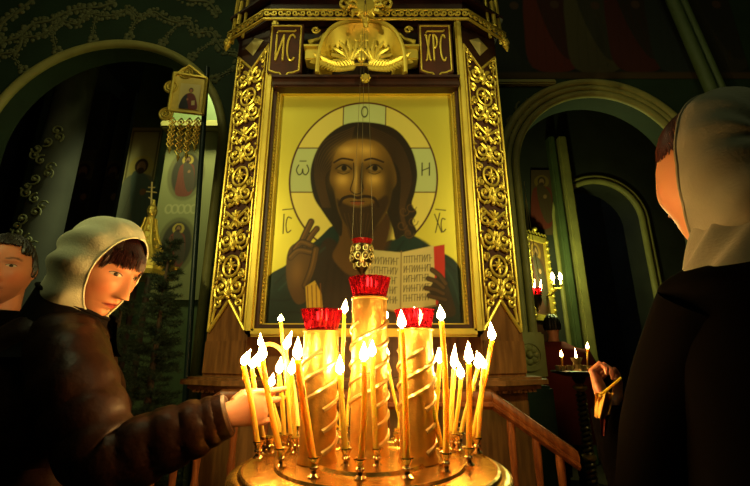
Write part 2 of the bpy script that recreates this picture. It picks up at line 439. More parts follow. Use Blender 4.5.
# pilasters
def pil_frame(sgn):
    a = Vector((KX + sgn * HI, KY, 0)); b = Vector((KX + sgn * HO, KYB, 0))
    u = (b - a).normalized(); n = Vector((u.y, -u.x, 0)) * sgn
    return a, u, Vector((0, 0, 1)), n, (b - a).length
def ribbon2(mb, pts, fr, w, h, n=6):
    o, u, v, nn = fr
    mb.tube([o + u * p[0] + v * p[1] + nn * h for p in pts], w, n, up=nn)
def spiral(cx, cy, r0, r1, a0, turns, sgn=1, n=22):
    return [(cx + lerp(r0, r1, i / n) * math.cos(a0 + sgn * turns * 2 * math.pi * i / n), cy + lerp(r0, r1, i / n) * math.sin(a0 + sgn * turns * 2 * math.pi * i / n)) for i in range(n + 1)]
def carve_unit(mb, fr, cu, v0, h, w, kind):
    """one repeat of the gilded scrollwork, w wide, h high, in panel coordinates"""
    o, u, v, nn = fr
    def T(pts, r): ribbon2(mb, pts, fr, r * 1.12, .012)
    def leaf(x, y, a, L, W):
        p = o + u * x + v * y + nn * .012
        d = u * math.cos(a) + v * math.sin(a)
        mb.tube([p, p + d * L * .35 + nn * .006, p + d * L * .75 + nn * .008, p + d * L], [W * .42, W * .72, W * .52, W * .08], 6, up=nn)
    hw = w / 2
    for s in (-1, 1):
        if kind == 0:      # pair of scrolls curling inward over a fan
            T(spiral(cu + s * hw * .50, v0 + h * .66, hw * .40, hw * .08, math.pi * (.5 if s > 0 else .5), 1.25, s), .0085)
            T(sp2([(cu + s * hw * .50, v0 + h * .66 + hw * .40), (cu + s * hw * .14, v0 + h * .74), (cu + s * hw * .06, v0 + h * .98)], 5), .008)
            T(sp2([(cu + s * hw * .92, v0 + h * .62), (cu + s * hw * .84, v0 + h * .30), (cu + s * hw * .45, v0 + h * .20), (cu + s * hw * .2, v0 + h * .34)], 5), .0075)
            mb.ball(o + u * (cu + s * hw * .5) + v * (v0 + h * .66) + nn * .014, .011, 5)
            leaf(cu + s * hw * .8, v0 + h * .92, -s * .5 + (0 if s > 0 else math.pi), hw * .25, .011)
            leaf(cu + s * hw * .62, v0 + h * .12, math.pi / 2 + s * .7, hw * .34, .012)
        elif kind == 1:    # crossed lozenge
            T([(cu - s * hw * .75, v0 + h * .95), (cu, v0 + h * .50), (cu + s * hw * .5, v0 + h * .18)], .0085)
            T(spiral(cu + s * hw * .62, v0 + h * .42, hw * .30, hw * .06, math.pi * .5, 1.2, -s), .008)
            T(spiral(cu + s * hw * .66, v0 + h * .80, hw * .20, hw * .05, -math.pi * .5, 1.1, s), .0065)
            leaf(cu + s * hw * .15, v0 + h * .1, math.pi / 2 - s * .9, hw * .5, .012)
        else:              # rosette in a ring with corner leaves
            T(spiral(cu, v0 + h * .5, hw * .50, hw * .50, math.pi * .5, .5, s), .008)
            for a in (.25, .75): leaf(cu + s * hw * .6 * math.cos((a - .5) * 1.4), v0 + h * .5 + hw * .75 * math.sin((a - .5) * 2), (0 if s > 0 else math.pi) + s * (a - .5) * 2.6, hw * .42, .013)
            T(spiral(cu + s * hw * .66, v0 + h * .14, hw * .22, hw * .05, math.pi * .5, 1.15, -s), .0065)
            T(spiral(cu + s * hw * .66, v0 + h * .86, hw * .22, hw * .05, -math.pi * .5, 1.15, s), .0065)
    if kind == 0:
        for a in (-.9, -.45, 0, .45, .9): leaf(cu, v0 + h * .28, math.pi / 2 + a, hw * (.55 - abs(a) * .15), .013)
        mb.ball(o + u * cu + v * (v0 + h * .24) + nn * .014, .014, 5)
    elif kind == 1:
        for a in (-.7, 0, .7): leaf(cu, v0 + h * .62, math.pi / 2 + a, hw * .42, .013)
        for a in (-.6, .6): leaf(cu, v0 + h * .38, -math.pi / 2 + a, hw * .36, .012)
        mb.ball(o + u * cu + v * (v0 + h * .5) + nn * .016, .016, 5)
    else:
        for a in range(8): leaf(cu, v0 + h * .5, a * math.pi / 4, hw * (.46 if a % 2 == 0 else .3), .012)
        mb.ball(o + u * cu + v * (v0 + h * .5) + nn * .016, .017, 6)
for sgn in (-1, 1):
    a, u, v, n, W = pil_frame(sgn)
    pil = MB()
    # shaft: a slab behind the panel, from ledge to cornice
    fr = (a - n * .30, u, v, n)
    pil.prism([(0, Z_LEDGE), (W, Z_LEDGE), (W, Z_CORN + .05), (0, Z_CORN + .05)], fr, .30)
    P = pil.build('pilaster', 'wood_kiot', kiot, smooth=False)
    cu = W * .5
    e0, e1 = W * .05, W * .95
    g = MB().prism([(e0, Z_V0), (cu, Z_V1), (e1, Z_V0), (e1, Z_TOPW), (cu, Z_TOPV), (e0, Z_TOPW)], (a, u, v, n), .004)
    g.build('carving_ground', 'carve_ground', P, smooth=False)
    top = MB().prism([(0, Z_TOPW), (cu, Z_TOPV - .0), (W, Z_TOPW), (W, Z_CORN + .02), (0, Z_CORN + .02)], (a, u, v, n), .006)
    top.build('head_panel', 'wood_dark', P, smooth=False)
    fr = (a + n * .004, u, v, n)
    fil = MB()
    for pts, r in (([(e0, Z_V0), (e0, Z_TOPW)], .009), ([(e1, Z_V0), (e1, Z_TOPW)], .009), ([(e0, Z_V0), (cu, Z_V1), (e1, Z_V0)], .010), ([(e0, Z_TOPW), (cu, Z_TOPV), (e1, Z_TOPW)], .009),
                   ([(e0 + .028, Z_V0 + .06), (e0 + .028, Z_TOPW - .05)], .0055), ([(e1 - .028, Z_V0 + .06), (e1 - .028, Z_TOPW - .05)], .0055)):
        for q in range(len(pts) - 1): ribbon2(fil, [pts[q], pts[q + 1]], fr, r, .004, 8)
    fil.build('gilt_fillet', 'gold', P)
    car = MB(); kinds = [0, 2, 0, 1, 0, 2, 0, 1, 0, 2, 0]; z0, z1 = Z_V1 - .02, Z_TOPV - .01
    hh = (z1 - z0) / len(kinds)
    for k, kd in enumerate(kinds): carve_unit(car, fr, cu, z0 + k * hh, hh, W * .78, kd)
    for s in (-1, 1):      # small scrolls filling the points beside the V at foot and head
        ribbon2(car, spiral(cu + s * W * .27, Z_V0 + .155, .028, .006, math.pi * .5, 1.3, s), fr, .007, .01)
        ribbon2(car, sp2([(cu + s * W * .36, Z_V0 + .05), (cu + s * W * .34, Z_V0 + .10), (cu + s * W * .30, Z_V0 + .125)], 4), fr, .008, .01)
        ribbon2(car, spiral(cu + s * W * .30, Z_TOPV + .045, .030, .006, -math.pi * .5, 1.2, s), fr, .007, .01)
        ribbon2(car, spiral(cu + s * W * .37, Z_TOPV + .10, .018, .005, -math.pi * .5, 1.1, s), fr, .006, .01)
    car.build('carving', 'gold', P)
    # faceted gilt lozenge at the head
    q = fr[0] + u * cu + v * (Z_GEM + .015) + n * .006
    w2, h2 = W * .27, .095
    ring = [q - u * w2, q - v * h2, q + u * w2, q + v * h2 * .55]
    gem = MB().add(ring + [q + n * .018], [(0, 1, 4), (1, 2, 4), (2, 3, 4), (3, 0, 4), (3, 2, 1, 0)])
    gem.build('lozenge', 'gold_pale', P, smooth=False)
    # wood panel below: a framed board
    fr = (a, u, v, n)
    zb0, zb1 = Z_LEDGE + .03, U(228, 341, 2.27).z
    b = MB().prism([(W * .02, zb0), (W * .98, zb0), (W * .98, zb1), (W * .02, zb1)], fr, .012)
    b.build('foot_panel', 'wood_kiot', P, smooth=False)
# gilt frame standing round the icon (outer strip), and dark inner moulding
IX0, IX1 = KX - HI, KX + HI
def rect_frame(mb, x0, x1, z0, z1, w, y0, y1):
    mb.box(((x0 + x1) / 2, (y0 + y1) / 2, z0 + w / 2), (x1 - x0, abs(y1 - y0), w))
    mb.box((x0 + w / 2, (y0 + y1) / 2, (z0 + z1) / 2), (w, abs(y1 - y0), z1 - z0 - 2 * w))
    mb.box((x1 - w / 2, (y0 + y1) / 2, (z0 + z1) / 2), (w, abs(y1 - y0), z1 - z0 - 2 * w))
    mb.box(((x0 + x1) / 2, (y0 + y1) / 2, z1 - w / 2), (x1 - x0, abs(y1 - y0), w))
mb = MB(); fw = .042
for x in (IX0, IX1 - fw): mb.box((x + fw / 2, KY - .02, (Z_ICON0 + Z_CORN) / 2), (fw, .07, Z_CORN - Z_ICON0), bev=.012)
mb.box((KX, KY - .02, Z_ICON0 + fw / 2), (2 * HI, .07, fw), bev=.012)
mb.build('gilt_surround', 'gold_soft', kiot)
mb = MB(); rect_frame(mb, IX0 + fw, IX1 - fw, Z_ICON0 + fw, Z_ICON1 + .04, .022, KY - .01, KY - .03)
mb.build('inner_moulding', 'wood_dark', kiot, smooth=False)
# transom above the icon
zt0, zt1 = zl(94), zl(85)
mb = MB().box((KX, KY - .03, (zt0 + zt1) / 2), (2 * HI - 2 * fw, .10, zt1 - zt0), bev=.01)
mb.box((KX, KY - .05, zt1 - .008), (2 * HI - 2 * fw, .10, .016))
mb.build('transom', 'wood_dark', kiot)
ob = zl(90)
mb = MB().lathe([(.026, 0), (.028, .012), (.016, .02), (.017, .028), (.0, .03)], (KX, KY - .10, ob), 14, (0, -1, 0))
for j in range(8): mb.ball((KX + .024 * math.cos(j * .785), KY - .115, ob + .024 * math.sin(j * .785)), .009, 5)
mb.build('transom_boss', 'gold', kiot)
# pediment recess with two lettered tablets, arch shell and crowned two-lobed crest
zp0, zp1 = zt1, Z_CORN
mb = MB().box((KX, KY + .02, (zp0 + zp1) / 2), (2 * HI - 2 * fw, .02, zp1 - zp0)); mb.build('recess_board', 'black_wood' if 'black_wood' in MATS else 'wood_dark', kiot, smooth=False)
def glyph(mb, strokes, ox, oz, sx, sz, y, r):
    for s_ in strokes: mb.tube([(ox + p[0] * sx, y, oz + p[1] * sz) for p in s_], r, 6, up=(0, 1, 0))
GI = [[(.1, 1), (.1, 0)], [(.1, 0), (.9, 1)], [(.9, 1), (.9, 0)]]
def arc(cx, cy, rx, ry, a0, a1, n=14): return [(cx + rx * math.cos(R(lerp(a0, a1, i / n))), cy + ry * math.sin(R(lerp(a0, a1, i / n)))) for i in range(n + 1)]
GS = [arc(.6, .5, .5, .5, 50, 310)]
GX = [[(.05, 1), (.25, .95), (.75, .05), (.95, 0)], [(.95, 1), (.75, .95), (.25, .05), (.05, 0)]]
GP = [[(.2, 0), (.2, 1)], arc(.2, .74, .6, .26, 90, -90)]
for sgn, px0, px1, word in ((-1, 272, 308, (GI, GS)), (1, 414, 450, (GX, GP, GS))):
    yq = KY - .04
    A, B = U(px0, 28, yq), U(px1, 28, yq)
    z1, z0, zm = zl(28, yq), zl(84, yq), zl(75, yq)
    x0, x1 = (A.x, B.x)
    if sgn < 0: x1, x0 = x0 + .215, x0
    else: x0, x1 = x1 - .215, x1
    xc = (x0 + x1) / 2; w = x1 - x0
    prof = [(x0, zm), (x0 + w * .22, zm - .02), (x0 + w * .36, z0 + .045), (xc, z0), (x1 - w * .36, z0 + .045), (x1 - w * .22, zm - .02), (x1, zm), (x1, z1), (x0, z1)]
    tb = MB().prism(prof, (Vector((0, yq, 0)), Vector((1, 0, 0)), Vector((0, 0, 1)), Vector((0, -1, 0))), .03).build('tablet', 'carve_ground', kiot, smooth=False)
    ed = MB()
    pr = [(lerp(xc, x, .88), lerp((z0 + z1) / 2, z, .93)) for x, z in prof]
    for q in range(len(pr)):
        p1, p2 = pr[q], pr[(q + 1) % len(pr)]
        ed.tube([(p1[0], yq - .032, p1[1]), (p2[0], yq - .032, p2[1])], .0055, 6)
    ed.build('gilt_edge', 'gold', tb)
    le = MB(); n_ = len(word); lw = w * .66 / n_; lh = (z1 - z0) * .46
    for k, g in enumerate(word): glyph(le, g, x0 + w * .17 + k * lw + lw * .08, z0 + (z1 - z0) * .34, lw * .82, lh, yq - .034, .0062)
    le.tube([(xc - w * .28, yq - .034, z1 - .075), (xc - w * .24, yq - .034, z1 - .06), (xc + w * .24, yq - .034, z1 - .06), (xc + w * .28, yq - .034, z1 - .05)], .006, 6)
    le.build('lettering', 'gold', tb)
# shell arch (a gilded half dome opening to the front)
ax0, ax1 = U(318, 60, KY - .1).x, U(405, 60, KY - .1).x
axc, aR = (ax0 + ax1) / 2, (ax1 - ax0) / 2
aH = zl(29, KY - .1) - zl(82, KY - .1)
sh = MB()
def shell_pt(t, s):
    q = math.pi * t
    c_, s_ = math.cos(q), math.sin(q); e = .72
    c_ = math.copysign(abs(c_) ** e, c_); s_ = abs(s_) ** e
    return Vector((axc - aR * (1 - .42 * s) * c_, KY - .11 + .14 * math.sin(s * math.pi / 2), zt1 + .005 + aH * (1 - .42 * s) * s_))
sh.grid(shell_pt, 40, 10)
sh.tube([shell_pt(i / 40, 0) for i in range(41)], .014, 8); sh.tube([shell_pt(i / 40, 1) for i in range(41)], .010, 8)
sh.build('shell_arch', 'gold_soft', kiot)
for s in (-1, 1):
    x = axc + s * (aR + .012); sd = MB(); zk = zl(58, KY - .06)
    sd.box((x + s * .03, KY - .05, zk), (.085, .10, .085), bev=.008); sd.box((x + s * .03, KY - .06, zk + .05), (.10, .11, .014))
    sd.build('shoulder_block', 'gold_soft', kiot)
for s in (-1, 1):
    x = axc + s * (aR + .02); sd = MB()
    sd.tube([(x + s * .05, KY - .06, zl(50)), (x - s * .02, KY - .06, zl(46)), (x - s * .05, KY - .06, zl(40))], [.02, .012, .006], 8)
    sd.tube([(p[0], KY - .06, p[1]) for p in spiral(x + s * .01, zl(37), .028, .007, 0, 1.3, s)], .007, 6)
    sd.build('corner_scroll', 'gold', kiot)
cr = MB()
for s in (-1, 1):       # ribbed lobes like spread wings
    c0 = Vector((axc + s * .055, KY - .09, zt1 + .10))
    for k in range(8):
        a = R(-5 + k * 21); L = .165 - .04 * abs(k - 3.2) / 4
        d = Vector((s * math.cos(a), -.15, math.sin(a)))
        cr.tube([c0 + Vector((s * .02, 0, 0)), c0 + d * L * .5 + Vector((0, -.012, 0)), c0 + d * L * .9, c0 + d * L], [.006, .013, .012, .004], 6)
    # leaf sprays running out to the sides
    P_ = spline([(axc + s * .04, KY - .10, zt1 + .06), (axc + s * .14, KY - .11, zt1 + .045), (axc + s * .24, KY - .10, zt1 + .10), (axc + s * .29, KY - .08, zt1 + .135)], 6)
    cr.tube(P_, .009, 6)
    for i, p in enumerate(P_):
        for q in (-1, 1):
            d = Vector((s * .5, -.25, q * .85)).normalized()
            cr.tube([p, p + d * .028, p + d * .05 + Vector((s * .012, 0, 0))], [.006, .012, .002], 6)
    cr.tube(arc3 if False else [(axc + s * .10 * math.sin(t * .35), KY - .10, zt1 + .02 + .055 * math.cos(t * .35)) for t in range(5)], .010, 6)
cr.ball((axc, KY - .11, zt1 + .12), .03, 8, (1, .7, 1.3))
cr.build('winged_crest', 'gold', kiot)
cz_ = zt1 + .235
x = MB().tube([(axc, KY - .11, cz_ - .05), (axc, KY - .11, cz_ + .045)], .008, 6).tube([(axc - .035, KY - .11, cz_ + .01), (axc + .035, KY - .11, cz_ + .01)], .008, 6)
for dx, dz in ((-.035, .01), (.035, .01), (0, .045)): x.ball((axc + dx, KY - .11, cz_ + dz), .012, 6)
x.build('crest_cross', 'gold', kiot)
# cornice on the canted plan
mb = MB()
for k, (o, z0, z1) in enumerate(((.01, -.005, .03), (.03, .03, .05), (.02, .05, .13), (.06, .13, .15))):
    slab_plan(mb, Z_CORN + z0, Z_CORN + z1, HI + o * .5, HO + o, KY - .05 - o, KYB - .01 - o * .8, BACK)
mb.build('cornice', 'wood_dark', kiot, smooth=False)
mb = MB(); slab_plan(mb, Z_CORN + .15, Z_CORN + .62, HI + .0, HO + .01, KY - .06, KYB - .01, BACK); mb.build('attic', 'wood_dark', kiot, smooth=False)
# gilded leaf cresting running along the cornice, drops at its ends, middle emblem
mb = MB()
zq = U(363, 19, KY - .125).z
path = [Vector((KX - HO - .06, KYB - .07, zq)), Vector((KX - HI - .03, KY - .125, zq)), Vector((KX + HI + .03, KY - .125, zq)), Vector((KX + HO + .06, KYB - .07, zq))]
for q in range(3):
    a, b = path[q], path[q + 1]; L = (b - a).length; n_ = int(L / .045)
    mb.tube([a, b], .009, 6)
    mb.tube([a + Vector((0, 0, .07)), b + Vector((0, 0, .07))], .008, 6)
    t = (b - a).normalized()
    for k in range(n_):
        p = a + (b - a) * ((k + .5) / n_) + Vector((0, -.005, .035))
        mb.tube([p + t * x_ * .9 + Vector((0, -.006, z_ * .9)) for x_, z_ in spiral(0, 0, .024, .005, k % 2 * math.pi, 1.2, 1 if k % 2 else -1, 12)], .0058, 5)
mb.build('gilt_cresting', 'gold', kiot)
for s in (-1, 1):
    d = MB(); e = path[0] if s < 0 else path[3]
    for k in range(5):
        t = k / 4
        p = e + Vector((s * -.005, 0, -.005 - .045 * 0)) if k == 0 else e + Vector((s * -.05 * t, -.03 * t, .05 * t))
        d.ball(p + Vector((0, 0, -.02)), .022 - .008 * t, 6)
    d.lathe([(.004, -.075), (.016, -.05), (.010, -.035), (.022, -.015), (.012, .02)], e, 8)
    # tall gilt bracket standing on the cornice end
    x = KX + s * (HO + .03); yb = KYB - .06
    d.tube([(x, yb, zq), (x - s * .015, yb, zq + .45)], .014, 6); d.tube([(x - s * .09, yb - .05, zq), (x - s * .105, yb - .05, zq + .45)], .010, 6)
    d.tube([(x - s * .045, yb - .03, zq + .12), (x - s * .055, yb - .03, zq + .32)], .016, 8)
    d.build('cornice_drop', 'gold', kiot)
em = MB(); ec = Vector((KX, KY - .16, U(361, 8, KY - .16).z))
em.lathe([(.0, .035), (.055, .03), (.065, .012), (.08, .0)], ec, 18, (0, -1, 0))
for j in range(10): em.tube([ec + Vector((math.cos(j * .628) * .06, -.01, math.sin(j * .628) * .055)), ec + Vector((math.cos(j * .628) * .10, -.02, math.sin(j * .628) * .085)), ec + Vector((math.cos(j * .628 + .2) * .125, 0, math.sin(j * .628 + .2) * .10))], [.014, .016, .004], 6)
for s in (-1, 1):
    em.tube([ec + Vector((s * x_ + s * .13, 0, z_ + .03)) for x_, z_ in spiral(0, 0, .045, .01, math.pi, 1.3, -1)], .010, 6)
em.lathe([(.004, -.155), (.02, -.135), (.012, -.12), (.03, -.10), (.018, -.08)], ec, 10)
em.build('cornice_emblem', 'gold', kiot)
# ---------------------------------------------------------------- the icon
IY = KY + .03
cor = dict(x0=(U(275, 97, IY).x + U(270, 323, IY).x) / 2 , x1=(U(451, 97, IY).x + U(465, 323, IY).x) / 2)
ix0, ix1 = IX0 + fw + .042, IX1 - fw - .042
iz0, iz1 = zl(324, IY), zl(97, IY)
icon = thing('icon_painting', 'large gold ground icon of a haloed bearded man blessing and holding an open book', 'icon', (KX, IY, iz0))
nu, nv = 300, 340
mb = MB().grid(lambda u, v: (lerp(ix0, ix1, u), IY - .012, lerp(iz0, iz1, v)), nu, nv)
uu, vv = np.meshgrid(np.linspace(0, 1, nu), np.linspace(0, 1, nv), indexing='ij'); uu, vv = uu.ravel(), vv.ravel()
_, PYY = project(0 * uu, 0 * uu + IY, iz0 + (iz1 - iz0) * vv)
t = (PYY - 97) / (324 - 97)
PXX = lerp(275, 270, t) * (1 - uu) + lerp(451, 464, t) * uu
GOLD = (.86, .71, .10)
P = Paint(PXX, PYY, GOLD, .7)
LINE = srgb(70, 22, 10); OCH = srgb(168, 116, 52)
# halo
P.fill(P.ell(362.5, 180, 75, 76), (.86, .70, .16), 1.2, metal=.45)
cell = srgb(196, 186, 120)
for cx, cy, w, h in ((362, 112, 22, 30), (298, 171, 30, 22), (428, 171, 30, 22)):
    m = np.maximum(np.maximum(abs(P.X - cx) - w, abs(P.Y - cy) - h), P.ell(362.5, 180, 75, 76))
    P.fill(m, srgb(184, 192, 132), 1.0, metal=.1); P.fill(abs(m) - .55, LINE, .8, metal=0)
P.stroke([(362.5 + 75 * math.cos(i * .0628), 180 + 76 * math.sin(i * .0628)) for i in range(100)], 1.8, LINE, .9, metal=0, closed=True)
for pts in ([(353, 109), (357, 113.5), (361, 116.5), (365, 113), (365.5, 109)],): pass
P.fill(abs(P.ell(362, 113, 3.2, 5)) - .5, srgb(30, 24, 14), .7, metal=0)
def pl(pts, w=1.0, col=srgb(34, 24, 12), k=1.0): P.stroke(pts, w, col, .8, k, metal=0)
pl(sp2([(296, 166), (294, 171), (296.5, 175.5), (299.5, 174), (300.3, 170), (301, 174), (304, 175.5), (306.5, 171), (304.5, 166)]), 1.2); pl([(297, 162), (303.5, 162)], .9)
pl([(422, 164), (422, 176)], 1.3); pl([(429.5, 164), (429.5, 176)], 1.3); pl([(422, 171.5), (429.5, 168.5)], 1.0)
# IC XC at the sides
pl([(283.5, 215), (283.5, 234)], 1.1); pl(sp2([(291, 219), (287.5, 218), (286, 225), (287.5, 233), (291, 231)]), 1.1); pl([(282, 210.5), (292, 209.5)], .9); pl([(436, 210), (446, 211)], .9)
pl([(435, 215), (442, 233)], 1.1); pl([(440, 214), (436, 233)], 1.1); pl(sp2([(445.5, 220), (442.5, 219.5), (441.5, 226), (443, 232.5), (446, 230)]), 1.1)
# mantle, tunic
TEAL, TEALD = srgb(16, 36, 32), srgb(8, 18, 17)
P.fill(P.poly(sp2([(266, 332), (268, 282), (290, 264), (318, 240), (336, 226), (352, 250), (372, 262), (396, 240), (412, 236), (432, 248), (458, 264), (468, 300), (470, 332)], 5, True)), TEAL, 1.2, metal=0)
P.fill(P.poly(sp2([(330, 238), (318, 262), (316, 332), (400, 332), (398, 268), (392, 240), (360, 262)], 5, True)), srgb(40, 26, 16), 1.5, metal=0)
for k in range(7): P.stroke(sp2([(330 + k * 7, 262 + 3 * (k % 2)), (327 + k * 8, 290), (322 + k * 10, 326)]), 2.0, srgb(20, 12, 8), 2.5, .6, metal=0)
P.fill(P.poly(sp2([(372, 262), (398, 238), (416, 237), (434, 250), (420, 262), (396, 262), (380, 300), (366, 330), (352, 332)], 5, True)), srgb(18, 42, 38), 2, .9, metal=0)
for pts in ([(278, 284), (300, 262), (322, 244)], [(274, 300), (292, 300), (306, 290)], [(276, 318), (296, 312), (312, 316)], [(436, 262), (448, 282), (452, 318)], [(404, 242), (392, 262), (378, 300)], [(424, 246), (440, 258), (456, 272)]): P.stroke(sp2(pts), 1.6, TEALD, 2.0, .9, metal=0)
for pts in ([(282, 290), (304, 268), (326, 248)], [(440, 262), (452, 278), (460, 304)]): P.stroke(sp2(pts), 1.6, srgb(40, 70, 62), 2.2, .5, metal=0)
# neck
P.fill(P.poly(sp2([(342, 214), (340, 240), (334, 258), (352, 276), (368, 270), (384, 252), (388, 214)], 5, True)), srgb(88, 58, 22), 2, metal=0)
P.fill(P.poly(sp2([(360, 226), (372, 268), (390, 246), (392, 214)], 5, True)), srgb(66, 40, 20), 4, .8, metal=0)
# hair
HAIR = srgb(34, 21, 9)
P.fill(P.poly(sp2([(362, 123), (338, 127), (318, 144), (308.5, 170), (312, 196), (322, 212), (334, 228), (342, 236), (346, 210), (380, 206), (392, 226), (396, 240), (404, 236), (411, 240), (417, 232), (413, 222), (417, 213), (412, 205), (415, 192), (417, 172), (410, 148), (392, 129)], 6, True)), HAIR, 1.2, metal=0)
for k in range(9):
    a = k / 8
    P.stroke(sp2([(352 - 4 * a, 128 + 2 * k), (330 - 12 * (1 - a) + 6 * a, 146 + 2 * k), (313 + 10 * a, 178), (322 + 8 * a, 208)]), .7, srgb(92, 62, 30), 1.0, .55, metal=0)
    P.stroke(sp2([(368 + 3 * a, 128 + 2 * k), (392 + 6 * (1 - a), 144 + 2 * k), (411 - 10 * a, 178), (404 - 4 * a, 214), (412 - 5 * a, 236)]), .7, srgb(86, 56, 28), 1.0, .5, metal=0)
for cx_, cy_ in ((411, 208), (413, 222), (409, 234), (402, 226), (404, 212)):
    P.stroke([(cx_ + (5.5 - .35 * t) * math.cos(t * .6), cy_ + (5.5 - .35 * t) * math.sin(t * .6)) for t in range(12)], 1.0, srgb(92, 62, 28), 1.0, .75, metal=0)
# face
FB, FM, FL, FD = srgb(104, 74, 26), srgb(164, 122, 50), srgb(216, 172, 84), srgb(36, 23, 9)
P.fill(P.poly(sp2([(358, 140), (343, 143), (333, 155), (329, 172), (328.5, 182), (333, 192), (338, 212), (348, 230), (360, 234), (376, 228), (388, 210), (392, 192), (396, 184), (395, 172), (388, 155), (376, 143)], 6, True)), FB, 1.6, metal=0)
for a_ in ((346, 156, 13, 9), (366, 155, 11, 8), (342, 182, 9, 9), (374, 181, 9, 9), (357, 148, 12, 6)): P.glow(*a_, FM, .85)
for a_ in ((345, 151, 8, 4), (364, 151, 7, 4), (341, 180, 6, 5), (373, 180, 6, 4.5), (354.5, 180, 2.2, 15)): P.glow(*a_, FL, .6)
P.glow(389, 190, 7, 30, FD, .75); P.glow(360.5, 182, 2.6, 14, FD, .75); P.glow(331, 196, 4, 16, FD, .5)
P.glow(342, 169, 10, 5, FD, .8); P.glow(373, 169, 10, 5, FD, .8)
for s, ex in ((-1, 342), (1, 373.5)):
    P.fill(P.poly(sp2([(ex - 7, 169.5), (ex - 2, 166.4), (ex + 3, 166.8), (ex + 7, 170), (ex + 1, 172)], 5, True)), srgb(120, 94, 50), .8, .9, metal=0)
    P.fill(P.ell(ex + .5, 169, 2.9, 2.9), srgb(24, 14, 8), .8, metal=0)
    pl(sp2([(ex - 8, 169.6), (ex - 2, 165.9), (ex + 3, 166.2), (ex + 8, 170)]), 1.3, srgb(26, 14, 8)); pl(sp2([(ex - 6, 173), (ex, 175), (ex + 6, 173)]), .8, FD)
    pl(sp2([(ex - 10 * 1, 163.5 if s < 0 else 161), (ex - 2, 159.5), (ex + 9, 161 if s < 0 else 163)]), 1.9, srgb(40, 22, 12))
pl(sp2([(352, 164), (352.6, 178), (349.6, 190), (352, 193.5), (356, 195), (361, 193), (362, 190)]), 1.1, FD); pl(sp2([(361, 164), (360, 178), (362.5, 189)]), 1.2, FD)
P.fill(P.poly(sp2([(336, 200), (340, 216), (348, 230), (352, 240), (360, 243), (368, 240), (376, 229), (388, 206), (386, 196), (372, 204), (358, 208), (344, 204)], 6, True)), srgb(46, 28, 14), 3, .95, metal=0)
pl(sp2([(339, 206), (342, 199.5), (350, 197), (357, 198.5), (365, 197), (374, 199.5), (378, 207)]), 3.0, srgb(38, 22, 12))
P.fill(P.ell(357, 203.6, 6.5, 1.9), srgb(124, 62, 38), 1, .9, metal=0); pl([(350, 202.2), (364, 202.2)], .8, srgb(36, 16, 10))
for k in range(8): P.stroke(sp2([(344 + k * 4, 214), (348 + k * 3, 226), (353 + k * 2, 238)]), .6, srgb(96, 64, 32), .9, .5, metal=0)
# blessing hand
HB, HL, HD = srgb(86, 58, 24), srgb(128, 90, 40), srgb(34, 22, 10)
P.fill(P.poly(sp2([(300, 304), (291, 288), (288, 266), (290, 250), (298, 243), (312, 243), (318, 250), (316, 262), (313, 280), (310, 300)], 5, True)), HB, 1.1, metal=0)
for pts, w in (([(301, 246), (305, 236), (311, 222.5)], 5.4), ([(306, 246), (312, 236), (317, 229.5)], 5.0), ([(296, 250), (302, 243), (312, 246)], 5), ([(292, 258), (300, 251), (313, 253)], 5), ([(308, 286), (314, 268), (317, 250)], 6)):
    P.stroke(sp2(pts), w + 1.4, HD, 1, metal=0); P.stroke(sp2(pts), w - .4, HB, 1, metal=0); P.stroke([(p[0] - .8, p[1] - .5) for p in sp2(pts)], 1.4, HL, 1.4, .7, metal=0)
P.glow(299, 272, 7, 14, HL, .7); P.glow(310, 290, 4, 12, HD, .7)
# gold striped cuff
P.fill(P.poly([(308, 287), (317, 281), (324, 294), (328, 326), (312, 326)]), srgb(206, 164, 60), 1.0, metal=.3)
for k in range(4): pl([(310 + k * 4.2, 287 - k * 1.0), (313 + k * 4.2, 326)], 1.0, srgb(112, 66, 24))
# book
P.fill(P.poly([(434, 247), (445, 245), (445.5, 286), (438, 306), (432, 300)]), srgb(190, 34, 18), 1, metal=0)
P.fill(P.poly([(366, 254), (374, 250.5), (402, 253), (402, 312), (384, 309), (368, 304)]), srgb(196, 178, 118), 1, metal=0)
P.fill(P.poly([(402, 253), (434, 246), (436.5, 305), (402, 312)]), srgb(204, 184, 122), 1, metal=0)
P.stroke([(402, 252), (402, 312)], 1.2, srgb(130, 104, 62), 1.2, metal=0)
P.stroke([(366, 304), (402, 313), (437, 306)], 1.2, srgb(150, 110, 50), 1, metal=0)
rnd = random.Random(5); INK = srgb(52, 38, 24)
for k in range(5):
    y = 259 + k * 9.6
    for side in (0, 1):
        x = 370.5 if side == 0 else 405
        xe = 399 if side == 0 else 432
        while x < xe - 1:
            yy = y + (-.07 * (x - 402) if side else .05 * (x - 402)) - (1.8 if side else 0)
            P.stroke([(x, yy), (x, yy + 6.4)], .85, INK, .8, .85, metal=0); g = rnd.random()
            if g < .35: P.stroke([(x, yy), (x + 2, yy)], .7, INK, .7, .8, metal=0)
            elif g < .65: P.stroke([(x, yy + 3.2), (x + 2, yy + 3.2)], .7, INK, .7, .8, metal=0)
            else: P.stroke([(x, yy + 6.2), (x + 2, yy + .4)], .7, INK, .7, .8, metal=0)
            x += rnd.choice((2.5, 2.5, 2.9))
